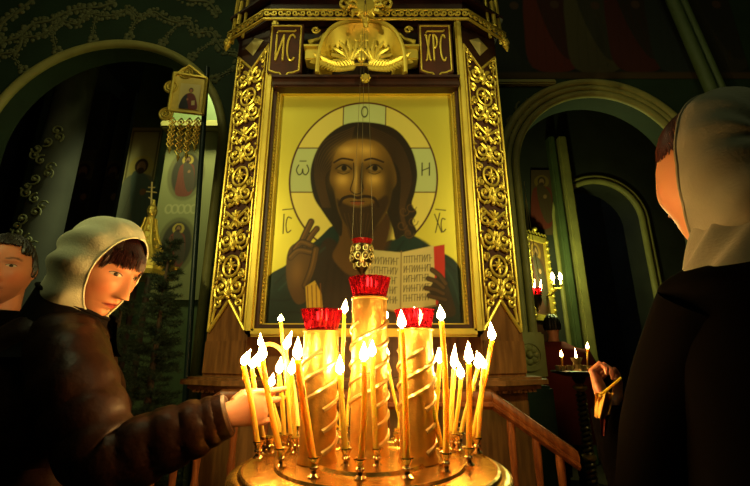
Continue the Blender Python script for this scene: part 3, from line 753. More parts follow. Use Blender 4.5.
# hand holding the book
P.fill(P.poly(sp2([(456, 314), (452, 296), (446, 282), (440, 276), (434, 282), (430, 292), (438, 300), (446, 316)], 5, True)), srgb(52, 34, 16), 1.2, metal=0)
for pts in ([(446, 284), (440, 276), (433, 270.5)], [(444, 288), (437, 282), (429, 279)], [(444, 294), (436, 290), (427, 288.5)], [(446, 300), (438, 298), (430, 296)]):
    P.stroke(sp2(pts), 5.2, HD, 1, metal=0); P.stroke(sp2(pts), 3.4, srgb(80, 54, 24), 1, metal=0)
mb.build('painted_panel', 'icon_paint', icon, colors=P.col)
MB().box(((ix0 + ix1) / 2, IY + .004, (iz0 + iz1) / 2), (ix1 - ix0, .03, iz1 - iz0)).build('board', 'wood_dark', icon, smooth=False)
# frame: gilt moulding with a row of beads
fr = MB(); rect_frame(fr, ix0 - .032, ix1 + .032, iz0 - .034, iz1 + .034, .016, IY - .05, IY + .01); rect_frame(fr, ix0 - .012, ix1 + .012, iz0 - .012, iz1 + .012, .013, IY - .035, IY)
f_ = fr.build('frame', 'gold_soft', icon, smooth=False)
bd = MB(); r = .0088
def run(a, b):
    n_ = int((b - a).length / .022)
    for k in range(n_ + 1): bd.ball(a + (b - a) * (k / n_), r, 4, (1, .8, 1.15))
q = .017
for a, b in (((ix0 - q, iz0 - q), (ix0 - q, iz1 + q)), ((ix1 + q, iz0 - q), (ix1 + q, iz1 + q)), ((ix0 - q, iz0 - q), (ix1 + q, iz0 - q)), ((ix0 - q, iz1 + q), (ix1 + q, iz1 + q))): run(Vector((a[0], IY - .045, a[1])), Vector((b[0], IY - .045, b[1])))
bd.build('bead_moulding', 'gold', f_)
# ---------------------------------------------------------------- hanging oil lamp before the icon
lp = U(362, 258, 1.86); s_ = lp.y / 1.0 * .0025
px = 1.86 / ray(362, 258).y / F      # metres per pixel there
lamp = thing('hanging_lamp', 'gilt filigree oil lamp with red glass hanging on chains before the icon', 'lamp', (lp.x, lp.y, lp.z - 22 * px))
z0 = lp.z - 22 * px
body = MB().lathe([(.004, 0), (3 * px, 2 * px), (1.6 * px, 5 * px), (5 * px, 10 * px), (9.5 * px, 17 * px), (11.5 * px, 24 * px), (10.8 * px, 30 * px), (11.4 * px, 33 * px), (10.4 * px, 35 * px)], (lp.x, lp.y, z0), 20)
bo = body.build('lamp_bowl', 'brass_old', lamp)
fil = MB()
for j in range(10):
    a = j * math.pi / 5
    for zz, rr, sc in ((22, 11.6, 3.2), (30, 11.2, 2.2), (14, 8.3, 2.2)):
        c = Vector((lp.x + math.cos(a) * rr * px, lp.y + math.sin(a) * rr * px, z0 + zz * px)); t_ = Vector((-math.sin(a), math.cos(a), 0))
        fil.tube([c + (t_ * math.cos(k * .7) + Vector((0, 0, 1.2)) * math.sin(k * .7)) * sc * px for k in range(10)], .55 * px, 5)
    fil.ball((lp.x + math.cos(a) * 11.8 * px, lp.y + math.sin(a) * 11.8 * px, z0 + 22 * px), 1.3 * px, 5)
fil.build('filigree', 'gold_pale', bo)
MB().lathe([(9.0 * px, 33 * px), (9.8 * px, 37 * px), (11.2 * px, 40.5 * px), (10.4 * px, 40.5 * px), (8.6 * px, 34 * px)], (lp.x, lp.y, z0), 20).build('glass_cup', 'ruby', lamp)
top = Vector((KX, KY - .30, ec.z - .10))
for j, dx in enumerate((-10.5, -1.5, 11)):
    a = Vector((lp.x + dx * px, lp.y + (-.01 if j == 1 else .012), z0 + 38 * px)); n_ = 60
    b = top + Vector((dx * .10 * px, 0, 0))
    MB().tube([a, b], .0011, 6).build('chain', 'chain_metal', lamp)
MB().ball(top, .006, 6).tube([top, top + Vector((0, 0, .06)), top + Vector((0, .12, .10))], .003, 6).build('hook', 'chain_metal', lamp)
# ---------------------------------------------------------------- candle stand in the foreground
TZ = H - .21
TC = UZ(370, 462, TZ); TR = 131 / F * (TC.y * ct + (TZ - H) * st)
print('TRAY', TC, TR)
stand = thing('candle_stand', 'round brass candle stand in front with sockets and three spiral pillars', 'candle stand', (TC.x, TC.y, 0))
mb = MB().lathe([(TR * .30, -.06), (TR * .8, -.05), (TR * .97, -.03), (TR * 1.03, -.022), (TR * 1.035, -.012), (TR * 1.0, -.006), (TR * .965, -.006), (TR * .955, 0), (TR * .94, .002), (TR * .925, -.001), (TR * .72, .001), (TR * .705, .006), (TR * .69, .006), (TR * .68, .003), (TR * .45, .004), (TR * .435, .010), (TR * .42, .010), (TR * .41, .006), (.012, .007)], (TC.x, TC.y, TZ), 72)
tray = mb.build('tray', 'brass_tray', stand)
mb = MB()
for j in range(90):
    a = 2 * math.pi * j / 90; mb.ball((TC.x + TR * 1.03 * math.cos(a), TC.y + TR * 1.03 * math.sin(a), TZ - .033), .0062, 5)
mb.build('beaded_rim', 'brass_bright', tray)
MB().lathe([(.22, 0), (.23, .02), (.20, .05), (.10, .08), (.05, .12), (.04, .2), (.06, .26), (.035, .32), (.032, .6), (.055, .66), (.034, .72), (.03, .86), (.07, .92), (.075, TZ - .055)], (TC.x, TC.y, 0), 28).build('column', 'brass_old', stand)
PIL = []
def pillar(px, ytop, Y, wpx, cup_label, cup_px):
    s = Y / ray(px, 400).y
    top = U(px, ytop, Y); r = wpx / 2 / F * (Y * ct + (top.z - H) * st)
    base = Vector((top.x, Y, TZ + .005)); L = top.z - base.z
    n_ = 40; rings = []
    mb = MB().lathe([(r * 1.08, 0), (r * 1.09, .006), (r * 1.0, .012), (r, .02), (r, L * .985), (r * 1.06, L * .99), (r * 1.06, L)], base, 28)
    p = mb.build('pillar', 'brass_pillar', stand)
    h = MB()      # raised spiral bands, two starts
    for k in range(3):
        pts = []; turns = L / .12
        for i in range(int(turns * 40)):
            a = i / 40; z = .02 + a * .12 + k * .04
            if z > L * .84: break
            pts.append(base + Vector((math.cos(2 * math.pi * a - 1.2) * r * 1.0, math.sin(2 * math.pi * a - 1.2) * r * 1.0, z)))
        h.tube(pts, [.0052] * len(pts), 6)
    h.build('spiral_band', 'brass_bright', p)
    PIL.append((Vector((top.x, Y, top.z)), r))
    # red glass cup standing on the pillar
    px_ = (Y * ct + (top.z - H) * st) / F
    cup = thing('votive_cup', cup_label, 'votive lamp', (top.x, Y, top.z), 'red glass cups on the spiral pillars')
    hh, rt, rb = cup_px[0] * px_, cup_px[1] / 2 * px_, cup_px[2] / 2 * px_
    N = 40; ring = lambda rad, z, amp: [Vector((top.x + (rad * (1 + amp * math.cos(j * math.pi))) * math.cos(2 * math.pi * j / N), Y + (rad * (1 + amp * math.cos(j * math.pi))) * math.sin(2 * math.pi * j / N), top.z + z)) for j in range(N)]
    c = MB().loft([ring(rb * .9, .001, 0), ring(rb, .003, .02), ring(lerp(rb, rt, .45), hh * .5, .05), ring(rt, hh * .93, .05), ring(rt * 1.02, hh, .06), ring(rt * .93, hh * .98, .04), ring(lerp(rb, rt, .3) * .88, hh * .45, .02), ring(rb * .8, .008, 0)])
    c.build('glass', 'red_glass', cup, smooth=False)
    o = MB().lathe([(rb * .76, .010), (lerp(rb, rt, .3) * .84, hh * .42)], (top.x, Y, top.z), 20).build('wax_fill', 'wax', cup)
    f = MB().lathe([(.001, 0), (.005, .006), (.0055, .012), (.003, .022), (.0004, .03)], (top.x, Y, top.z + hh * .44), 10).build('flame', 'votive', cup); f['label'] = 'small white flame inside the cup'
pillar(321.5, 331, .90, 34, 'red ribbed glass cup on the left spiral pillar', (21, 40, 32))
pillar(369.5, 298, .955, 34.5, 'red ribbed glass cup on the tall middle spiral pillar', (20, 40, 33))
pillar(415, 329, .90, 34, 'red ribbed glass cup on the right spiral pillar', (19, 38, 32))
# sockets and candles: (wick top px), (socket px), thickness mm, flame tip px, label
CND = [
 ((243.5, 366), (258, 455), 12.5, (251, 349), 'slim wax candle leaning left, outermost at the left edge of the tray'),
 ((252, 369), (258, 449), 11, (257, 354), 'wax candle second from the left, flame leaning right, before the womans cuff'),
 ((259, 367), (256.5, 440), 11, (263, 344), 'wax candle rising straight beside the womans knuckles at the left edge'),
 ((262.5, 361), (281.5, 463), 12.5, (262.5, 339), 'wax candle crossing in front of the hand, base toward the front left'),
 ((271, 387), (271, 443), 9.5, (273.5, 373), 'short low candle burning just above the hand'),
 ((280.7, 322), (286, 441), 10.5, (281, 314), 'tall thin candle left of the left pillar, small round flame below the icon frame'),
 ((279, 374), (284, 447), 11, (281, 357), 'candle at the fingertips of the reaching hand'),
 ((286, 350), (291.5, 446), 11, (292, 331), 'candle left of the left pillar with a flame blown far to the right'),
 ((291.5, 375), (296, 450), 10.5, (293, 358), 'candle just right of the fingertips with a middle height flame'),
 ((297.7, 360), (314, 473), 15.5, (298, 337), 'thick amber candle leaning left in front of the left pillar'),
 ((309, 363), (316, 447), 11, (311, 347), 'slim candle standing right before the left pillar'),
 ((327, 363), (337, 437), 9.5, (326, 348), 'slender candle leaning behind the right side of the left pillar'),
 ((340, 375), (346, 463), 12.5, (340, 355), 'candle with long flame between the left and middle pillars'),
 ((344.3, 314), (341, 441), 10.5, (346, 299), 'tall candle between left and middle pillars, flame beside the middle cup'),
 ((356, 350), (346, 436), 9.5, (357, 336), 'candle leaning right, hidden at its top behind the middle pillar'),
 ((364, 362), (360, 475), 12, (364, 342), 'candle at the front centre before the left half of the middle pillar'),
 ((372, 357), (377, 463), 11.5, (372.5, 340), 'candle before the right half of the middle pillar'),
 ((385.5, 320), (384.6, 433), 11, (384, 306), 'tall candle close to the right side of the middle pillar'),
 ((386.5, 358), (404, 437), 9.5, (385, 344), 'slanting candle between middle and right pillars leaning left'),
 ((402, 329), (407, 474), 12.5, (401, 310), 'tall front candle before the left edge of the right pillar'),
 ((404, 359), (398, 440), 10, (404, 344), 'lower candle behind the tall one at the left edge of the right pillar'),
 ((425, 363), (432.5, 460), 11.5, (424.5, 346), 'candle leaning left along the right edge of the right pillar'),
 ((441.5, 321), (446, 468), 12, (440, 305), 'tall candle right of the right pillar, tallest of the right hand cluster'),
 ((439.5, 364), (431, 453), 10, (439, 347), 'candle leaning right close to the tall one at the right pillar'),
 ((427, 373), (440, 437), 9, (427, 360), 'thin candle leaning left in the back row right of the right pillar'),
 ((454, 369), (451, 443), 13, (455, 344), 'stout candle with a broad flame in the middle of the right cluster'),
 ((461, 379), (452.5, 446), 10.5, (459, 362), 'lower candle leaning right with flame tilted left'),
 ((469, 364), (469, 462), 12.5, (468, 341), 'upright waxy candle with the tallest flame, near the right edge'),
 ((478, 369), (474, 442), 10.5, (477, 351), 'dripping candle behind the upright one near the right edge'),
 ((483.5, 369), (482, 450), 11, (479, 353), 'candle second from the right edge, flame bent left'),
 ((492, 341), (481.5, 447), 12.5, (490.5, 322), 'rightmost candle leaning outward over the tray edge'),
]
SOCK = MB().lathe([(.010, 0), (.0115, .002), (.006, .006), (.005, .010), (.0085, .013), (.0085, .016), (.0058, .019), (.0075, .024), (.0125, .031), (.0122, .033), (.0075, .032), (.0068, .026)], (0, 0, 0), 14)
sk0 = None
def socket(p, sc=1.0):
    global sk0
    if sk0 is None:
        sk0 = SOCK.build('candle_socket', 'socket_metal', None); o = sk0
    else:
        o = sk0.copy(); C.objects.link(o)
    o.parent = stand; o.location = p - Vector((TC.x, TC.y, 0)); o.scale = (sc, sc, sc)
    return o
def flame(name, base, tip, r, parent, m='flame'):
    base, tip = Vector(base), Vector(tip); L = (tip - base).length
    prof = [(.15, 0), (.62, .10), (.92, .22), (1.0, .34), (.90, .48), (.66, .64), (.38, .80), (.16, .92), (.02, 1)]
    pts = []; rr = []
    up = Vector((0, 0, 1)) * L
    for k, h in prof:
        a = base + up * h * .55 + (tip - base - up * .55) * h ** 1.6
        pts.append(a); rr.append(max(k * r, .0003))
    return MB().tube(pts, rr, 10).build(name, m, parent)
def candle(b, t, d, ft, label, seed, grp='lit candles on the brass stand', wax='wax'):
    rnd = random.Random(seed)
    th = thing('candle', label, 'candle', b, grp)
    n_ = 14; pts, rr = [], []
    bow = Vector((rnd.uniform(-.004, .004), rnd.uniform(-.003, .003), 0))
    for i in range(n_ + 1):
        q = i / n_; pts.append(b + (t - b) * q + bow * math.sin(math.pi * q)); rr.append(d / 2 * (1 - .10 * q) * (1 + rnd.uniform(-.03, .03)))
    pts.append(t + (t - b).normalized() * .0015); rr.append(d * .28)
    mb = MB().tube(pts, rr, 12)
    for _ in range(rnd.randint(1, 4)):     # runs of melted wax
        q = rnd.uniform(.72, .95); a = rnd.uniform(0, 6.28); p0 = b + (t - b) * q + Vector((math.cos(a), math.sin(a), 0)) * d * .46
        dn = (b - t).normalized(); L = rnd.uniform(.006, .02)
        mb.tube([p0, p0 + dn * L * .6, p0 + dn * L], [d * .10, d * .14, d * .18], 6)
    mb.build('wax_stick', wax, th)
    up = (t - b).normalized()
    MB().tube([t, t + up * .004, t + up * .007 + Vector((.001, 0, 0))], .0009, 5).build('wick', 'wick', th)
    return flame('flame', t + up * .003, ft, min(.0092, .0064 + (ft - t).length * .07), th)
for i, (tp, bp, d, ft, lab) in enumerate(CND):
    b = UZ(bp[0], bp[1], TZ + .010)
    dr = Vector((b.x - TC.x, b.y - TC.y)); 
    if dr.length > TR * .9: b = Vector((TC.x + dr.x / dr.length * TR * .9, TC.y + dr.y / dr.length * TR * .9, b.z))
    for pc, pr in PIL:       # keep clear of the pillars
        dd = Vector((b.x - pc.x, b.y - pc.y)); m_ = pr + .016
        if dd.length < m_:
            dd = dd.normalized() * m_ if dd.length > 1e-5 else Vector((0, -m_)); b = Vector((pc.x + dd.x, pc.y + dd.y, b.z))
    t = U(tp[0], tp[1], b.y + (.004 if i % 2 else -.004)); ft = U(ft[0], ft[1], t.y)
    socket(Vector((b.x, b.y, TZ + .004)), 1.0)
    candle(Vector((b.x, b.y, TZ + .016)), t, d / 1000, ft, lab, i)
for bp in ((398, 450), (353, 446), (331, 452), (327, 462), (389, 460), (420, 463), (300, 456), (270, 455), (424, 444), (458, 452), (283, 438), (461, 436)):
    b = UZ(bp[0], bp[1], TZ)
    if any((Vector((b.x - pc.x, b.y - pc.y))).length < pr + .014 for pc, pr in PIL): continue
    socket(Vector((b.x, b.y, TZ + .004)), 1.0)
# the candle softened by heat and bent over to the left
b = UZ(299, 434, TZ + .016)
Y0 = b.y
pts = [b] + [U(x, y, Y0) for x, y in ((295.5, 400), (291, 374), (286, 358), (279, 348), (270, 344), (261, 346.5))]
P_ = spline(pts, 6); socket(Vector((b.x, b.y, TZ + .004)))
th = thing('candle', 'soft candle bent over in an arch to the left above the hand', 'candle', b, 'lit candles on the brass stand')
MB().tube(P_, .0058, 12).build('wax_stick', 'wax_bent', th)
e = P_[-1]; MB().tube([e, e + Vector((-.003, 0, .003)), e + Vector((-.004, 0, .007))], .0009, 5).build('wick', 'wick', th)
flame('flame', e + Vector((-.003, 0, .002)), U(260.5, 333, Y0), .0062, th)
# ---------------------------------------------------------------- dais, steps and handrails before the kiot
RY = 1.84
def rail(pts, name, label, xs, bal_z0):
    t = thing(name, label, 'handrail', (pts[0].x, RY, DAIS))
    mb = MB()
    prof = [(-.036, .0), (-.036, .012), (-.030, .018), (-.034, .026), (-.034, .040), (-.024, .058), (0, .066), (.024, .058), (.034, .040), (.034, .026), (.030, .018), (.036, .012), (.036, 0), (.020, -.014), (-.020, -.014)]
    rings = []
    for p in pts: rings.append([p + Vector((0, a, b - .03)) for a, b in prof])
    mb.loft(rings); mb.build('rail', 'wood_rail', t)
    for x in xs:
        for q in range(len(pts) - 1):
            if min(pts[q].x, pts[q + 1].x) <= x <= max(pts[q].x, pts[q + 1].x):
                k = (x - pts[q].x) / (pts[q + 1].x - pts[q].x); zt = lerp(pts[q].z, pts[q + 1].z, k) - .035
        zb = bal_z0(x); L = zt - zb
        MB().lathe([(.020, 0), (.022, L * .08), (.014, L * .12), (.020, L * .22), (.024, L * .32), (.015, L * .48), (.012, L * .6), (.018, L * .70), (.013, L * .74), (.016, L * .86), (.018, L * .97), (.014, L + .012)], (x, RY, zb), 12).build('baluster', 'wood_rail', t)
    return t
a, b = U(222, 398, RY), U(490, 398, RY); zr = (a.z + b.z) / 2
a.z = b.z = zr
e1, e0 = U(576, 458, RY), U(146, 452, RY)
rail([a, b], 'handrail', 'straight wooden handrail across the front of the icon case', [lerp(a.x, b.x, (k + .5) / 9) for k in range(9)], lambda x: DAIS)
mb = MB().box(((a.x + b.x) / 2, 1.93, DAIS / 2), (b.x - a.x + .12, .34, DAIS)); mb.box((KX, 2.55, DAIS / 2), (2.3, .9, DAIS))
struct(mb.build('floor_dais', 'wood_dark', smooth=False))
struct(MB().box((b.x + .06 + .16, 1.93, .075), (.32, .34, .15)).build('floor_step', 'wood_dark', smooth=False)); struct(MB().box((a.x - .06 - .16, 1.93, .075), (.32, .34, .15)).build('floor_step', 'wood_dark', smooth=False))
rail([b + Vector((.002, 0, 0)), e1], 'handrail', 'wooden handrail with turned balusters sloping down to the right', [U(512, 440, RY).x, U(537, 450, RY).x, U(560, 460, RY).x], lambda x: .15 if x < b.x + .38 else 0)
rail([a - Vector((.002, 0, 0)), e0], 'handrail', 'wooden handrail with turned balusters sloping down to the left behind the womans arm', [U(198, 450, RY).x, U(176, 450, RY).x, U(154, 455, RY).x], lambda x: .15 if x > a.x - .38 else 0)
# ---------------------------------------------------------------- people
vcol('skin', .48, sss=.25)
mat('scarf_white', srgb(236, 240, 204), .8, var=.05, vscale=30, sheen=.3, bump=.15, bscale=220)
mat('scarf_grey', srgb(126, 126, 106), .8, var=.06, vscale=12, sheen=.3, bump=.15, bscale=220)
mat('hair_dark', srgb(46, 16, 12), .38)
mat('hair_auburn', srgb(96, 42, 22), .42)
mat('hair_black', srgb(20, 15, 12), .5)
mat('jacket_brown', srgb(44, 24, 16), .40, var=.15, vscale=6, bump=.35, bscale=26, spec=.4)
mat('jacket_collar', srgb(14, 9, 7), .85, spec=.15)
mat('coat_black', srgb(3, 2, 2), .95, spec=.03)
mat('coat_dark', srgb(16, 16, 18), .8)
mat('coat_red', srgb(108, 30, 20), .9)
mat('trousers_dark', srgb(16, 15, 17), .85)
mat('zip_metal', (.6, .55, .45), .3, 1.0)
mat('eye_white', srgb(205, 190, 165), .25)
mat('eye_iris', srgb(44, 34, 22), .2)
mat('napkin', srgb(226, 176, 74), .8, var=.25, vscale=55)
def sstep(x, a, b):
    t = np.clip((x - a) / (b - a), 0, 1); return t * t * (3 - 2 * t)
HA, HB_, HC = .074, .096, .120
def head_surf(th, ph, female=True):
    """head surface in local axes: x to the head's left-right, y forward, z up"""
    dx, dy, dz = np.sin(th) * np.sin(ph), np.sin(th) * np.cos(ph), np.cos(th)
    x, y, z = HA * dx, HB_ * dy, HC * dz
    low = sstep(-z, .0, .115)
    fr = sstep(dy, -.1, .5)
    x = x * (1 - .30 * low * (.35 + .65 * fr)) * (1 + .03 * np.exp(-((z - .0) / .03) ** 2))
    y = np.where(y < 0, y * (1 - .42 * sstep(-z, .02, .11)), y)
    y = np.where(y > 0, y * (1 - .10 * sstep(z, .05, .12)) - .012 * np.exp(-(x / .05) ** 2) * 0, y)
    y = y + fr * (.010 * low)                        # jaw carried forward
    g = lambda cx, cz, wx, wz: np.exp(-((x - cx) / wx) ** 2 - ((z - cz) / wz) ** 2) * fr
    d = np.zeros_like(x)
    # nose
    nz = np.clip((.024 - z) / .056, 0, 1); inside = sstep(z, -.043, -.033) * (1 - sstep(z, .012, .034))
    h = .005 + .021 * nz ** 1.25; w = .0075 + .0055 * nz
    d += h * inside * np.exp(-(x / w) ** 2) * fr
    for s in (-1, 1):
        d += .006 * g(s * .0115, -.033, .0060, .0065)
        d -= .0105 * g(s * .031, .013, .0175, .0115)
        d += .0062 * g(s * .031, .0125, .0125, .0072)   # eyeball under the lids
        d += .0038 * g(s * .030, .031, .020, .0075)
        d += .0040 * g(s * .044, -.018, .020, .020)
        d -= .0030 * g(s * .036, -.056, .014, .022)
        d += .0035 * g(s * .040, -.085, .018, .014)
    d += .0055 * g(0, -.0545, .017, .0048) + .0060 * g(0, -.0660, .0145, .0052)
    d -= .0032 * g(0, -.0603, .021, .0022) + .0025 * g(0, -.0755, .016, .0045)
    d += .0105 * g(0, -.0955, .019, .015)
    d -= .0022 * g(0, -.047, .004, .006)
    L = np.sqrt((x / HA ** 2) ** 2 + (y / HB_ ** 2) ** 2 + (z / HC ** 2) ** 2) + 1e-9
    nx, ny, nz_ = x / HA ** 2 / L, y / HB_ ** 2 / L, z / HC ** 2 / L
    return x + nx * d * .4, y + ny * d * .4 + d * .65, z + nz_ * d * .25
def head_mesh(M, loc, nph=150, nth=120, skin=srgb(206, 150, 112), lips=srgb(168, 60, 48), brow=srgb(52, 30, 20), stubble=None, sc=1.0, lip_k=.9, ears=True):
    """vertices, faces, colours of head with ears and neck"""
    mb = MB(); cols = []
    t = np.linspace(-1, 1, nph, endpoint=False); ph = math.pi * (np.sign(t) * (abs(t) * .55 + .45 * abs(t) ** 2.2))
    th = np.linspace(.015, math.pi - .015, nth)
    TH, PH = np.meshgrid(th, ph, indexing='ij')
    x, y, z = head_surf(TH.ravel(), PH.ravel())
    n_ = nph
    vs = np.stack([x, y, z], 1) * sc
    mv = np.array(M.to_3x3())
    wv = vs @ mv.T + np.array(loc)
    fs = []
    for i in range(nth - 1):
        for j in range(nph):
            k = (j + 1) % nph; fs.append([i * nph + j, i * nph + k, (i + 1) * nph + k, (i + 1) * nph + j])
    fs.append(list(range(nph))[::-1]); b = (nth - 1) * nph; fs.append([b + j for j in range(nph)])
    mb.add(wv, fs)
    col = np.tile(np.array([*skin, 1.0]), (len(vs), 1))
    fr = (y > .02)
    def put(m, c):
        m = np.clip(m, 0, 1)[:, None] * fr[:, None]
        col[:, :3] = col[:, :3] * (1 - m) + np.array(c)[None] * m
    pk = [min(1, skin[0] * 1.05), skin[1] * .72, skin[2] * .66]
    for s in (-1, 1):
        put(.45 * np.exp(-((x - s * .043) / .02) ** 2 - ((z + .025) / .02) ** 2), pk)
        bx_ = x * s
        bc = .034 + .0045 * np.exp(-((bx_ - .036) / .016) ** 2) - .006 * np.clip((bx_ - .042) / .02, 0, 1)
        put(.9 * sstep(.0042 - abs(z - bc), 0, .003) * sstep(bx_, .011, .018) * (1 - sstep(bx_, .048, .056)), brow)
        put(.5 * np.exp(-((bx_ - .031) / .016) ** 2 - ((z - .021) / .004) ** 2), [c * .45 for c in skin])
        put(np.exp(-((bx_ - .0085) / .0035) ** 2 - ((z + .0385) / .0028) ** 2), [c * .18 for c in skin])
    mw = .0235
    put(lip_k * sstep(.0068 * (1 - (x / mw) ** 2) - abs(z + .0605), -.0006, .0016) * (abs(x) < mw), lips)
    put(.85 * np.exp(-((z + .0603 - .0012 * np.cos(x * 180)) / .0010) ** 2) * (abs(x) < .022), [c * .28 for c in lips])
    if stubble is not None: put(.6 * sstep(-z, .04, .07) * (1 - np.exp(-(x / .01) ** 2 - ((z + .06) / .006) ** 2)), stubble)
    cols.append(col)
    W = lambda p: Vector(loc) + M @ (Vector(p) * sc)
    def extra(fn):
        n0 = len(mb.v); fn(); cols.append(np.tile(np.array([*skin, 1.0]), (len(mb.v) - n0, 1)))
    for s in ((-1, 1) if ears else ()):      # ears
        extra(lambda: mb.tube([W((s * .068, -.004, -.030)), W((s * .076, -.008, -.016)), W((s * .080, -.014, .004)), W((s * .079, -.012, .022)), W((s * .070, -.004, .026))], [.005, .008, .0105, .009, .004], 8, flat=.5, up=M @ Vector((0, 1, 0))))
    return mb, cols, W
def neck(mb, cols, W, M, skin, to, sc=1.0):
    n0 = len(mb.v)
    a = W((0, -.022, -.04)); b = Vector(to)
    mb.tube([a, lerp(a, b, .5), lerp(a, b, .85), b], [.056 * sc, .053 * sc, .056 * sc, .075 * sc], 24)
    cols.append(np.tile(np.array([*skin, 1.0]), (len(mb.v) - n0, 1)))
def bodyadd(mb, cols, fn, skin):
    n0 = len(mb.v); fn(); cols.append(np.tile(np.array([*skin, 1.0]), (len(mb.v) - n0, 1)))
def eyes(root, M, W, sc=1.0, body=None):
    for s in (-1, 1):
        # almond opening in the lids: white, iris, lash line; set on the eyeball bulge
        def pt(u, v, lift):
            X = s * .031 + u; Z = .0125 + v
            ph_, th_ = 0.0, 0.0
            # invert the surface roughly by iteration
            ph_ = math.asin(max(-1, min(1, X / HA / .98))); th_ = math.acos(max(-1, min(1, Z / HC)))
            for _ in range(8):
                a, b_, c = head_surf(np.array([th_]), np.array([ph_]))
                ph_ += (X - a[0]) / HA * .9; th_ -= (Z - c[0]) / HC * .9
            a, b_, c = head_surf(np.array([th_]), np.array([ph_]))
            return W((a[0], b_[0] + lift, c[0]))
        e = MB(); rim = []
        N = 24
        def outline(k, up, dn, w):
            a = 2 * math.pi * k / N; u = math.cos(a) * w; q = math.sin(a)
            v = (up if q > 0 else dn) * q * (1 - .25 * abs(math.cos(a)) ** 3)
            return u, v
        rings = []
        for f in (1.0, .6, .25):
            rings.append([pt(outline(k, .0052, .0038, .0125)[0] * f, outline(k, .0052, .0038, .0125)[1] * f, .0005 + .0007 * (1 - f)) for k in range(N)])
        e.loft(rings, True, True)
        ey = e.build('eye', 'eye_white', body if body is not None else root)
        gz = .0022
        ir = MB(); rg = []
        for f in (1.0, .5, .1):
            rg.append([pt(gz * 0 + math.cos(2 * math.pi * k / N) * .0049 * f, max(-.0040, min(.0046, math.sin(2 * math.pi * k / N) * .0049)) * f, .0014 + .0005 * (1 - f)) for k in range(N)])
        ir.loft(rg, True, True); ir.build('iris', 'eye_iris', ey)
        la = MB().tube([pt(*outline(k, .0056, .0042, .0132), .0012) for k in range(0, N // 2 + 1)], [.0006] + [.0011] * (N // 2 - 1) + [.0006], 6)
        la.build('lashes', 'hair_black', ey)
def basis(fwd, up=(0, 0, 1), roll=0):
    f = Vector(fwd).normalized(); u = Vector(up); x = f.cross(u).normalized(); u = x.cross(f).normalized()
    M = Matrix((x, f, u)).transposed()          # columns: x (to the head's right), y forward, z up
    return M @ Matrix.Rotation(roll, 3, 'Y')
def torso(mb, rings, ang, n=48, disp=None, tilt=None):
    f = Vector((math.cos(ang), math.sin(ang), 0)); s = Vector((-math.sin(ang), math.cos(ang), 0)); out = []
    m = len(rings)
    # refine with a spline in (z,cx,cy,a,b)
    R_ = [tuple(r) for r in rings]; fine = []
    K = 6
    for i in range(m - 1):
        for k in range(K):
            t = k / K; p0, p1, p2, p3 = (R_[max(i - 1, 0)], R_[i], R_[i + 1], R_[min(i + 2, m - 1)])
            fine.append([.5 * (2 * p1[q] + (p2[q] - p0[q]) * t + (2 * p0[q] - 5 * p1[q] + 4 * p2[q] - p3[q]) * t * t + (3 * p1[q] - p0[q] - 3 * p2[q] + p3[q]) * t ** 3) for q in range(5)])
    fine.append(list(R_[-1]))
    for z, cx, cy, a, b in fine:
        ring = []
        for j in range(n):
            q = 2 * math.pi * j / n; c_, s__ = math.cos(q), math.sin(q)
            ex = .85
            cu = math.copysign(abs(c_) ** ex, c_); su = math.copysign(abs(s__) ** ex, s__)
            k = 1 + (disp(z, q) if disp else 0)
            ring.append(Vector((cx, cy, z)) + f * cu * a * k + s * su * b * k)
        out.append(ring)
    mb.loft(out)
def puffs(path, rads, n_p, amp, seed, n=28, steps=70, flat=1.0):
    """quilted sleeve along a path"""
    P_ = spline(path, max(2, steps // (len(path) - 1))); N = len(P_); rr = []
    rnd = random.Random(seed); ph = rnd.uniform(0, 6)
    for i in range(N):
        t = i / (N - 1); q = t * (len(rads) - 1); k = min(int(q), len(rads) - 2); r = lerp(rads[k], rads[k + 1], q - k)
        rr.append(r)
    def d(t, a): return amp * (abs(math.sin(math.pi * n_p * t + .35 * math.sin(a * 2 + ph))) ** .42 - .7) + .05 * noise.noise(Vector((math.cos(a) * 1.5, math.sin(a) * 1.5, t * 9 + seed))) + (.03 * noise.noise(Vector((math.cos(a) * 3, math.sin(a) * 3, t * 22 + seed))) if amp > .08 else 0)
    return P_, rr, d
FINGERS = (('index', .034, .074, .0078), ('middle', .012, .080, .0080), ('ring', -.011, .074, .0076), ('little', -.032, .058, .0068))
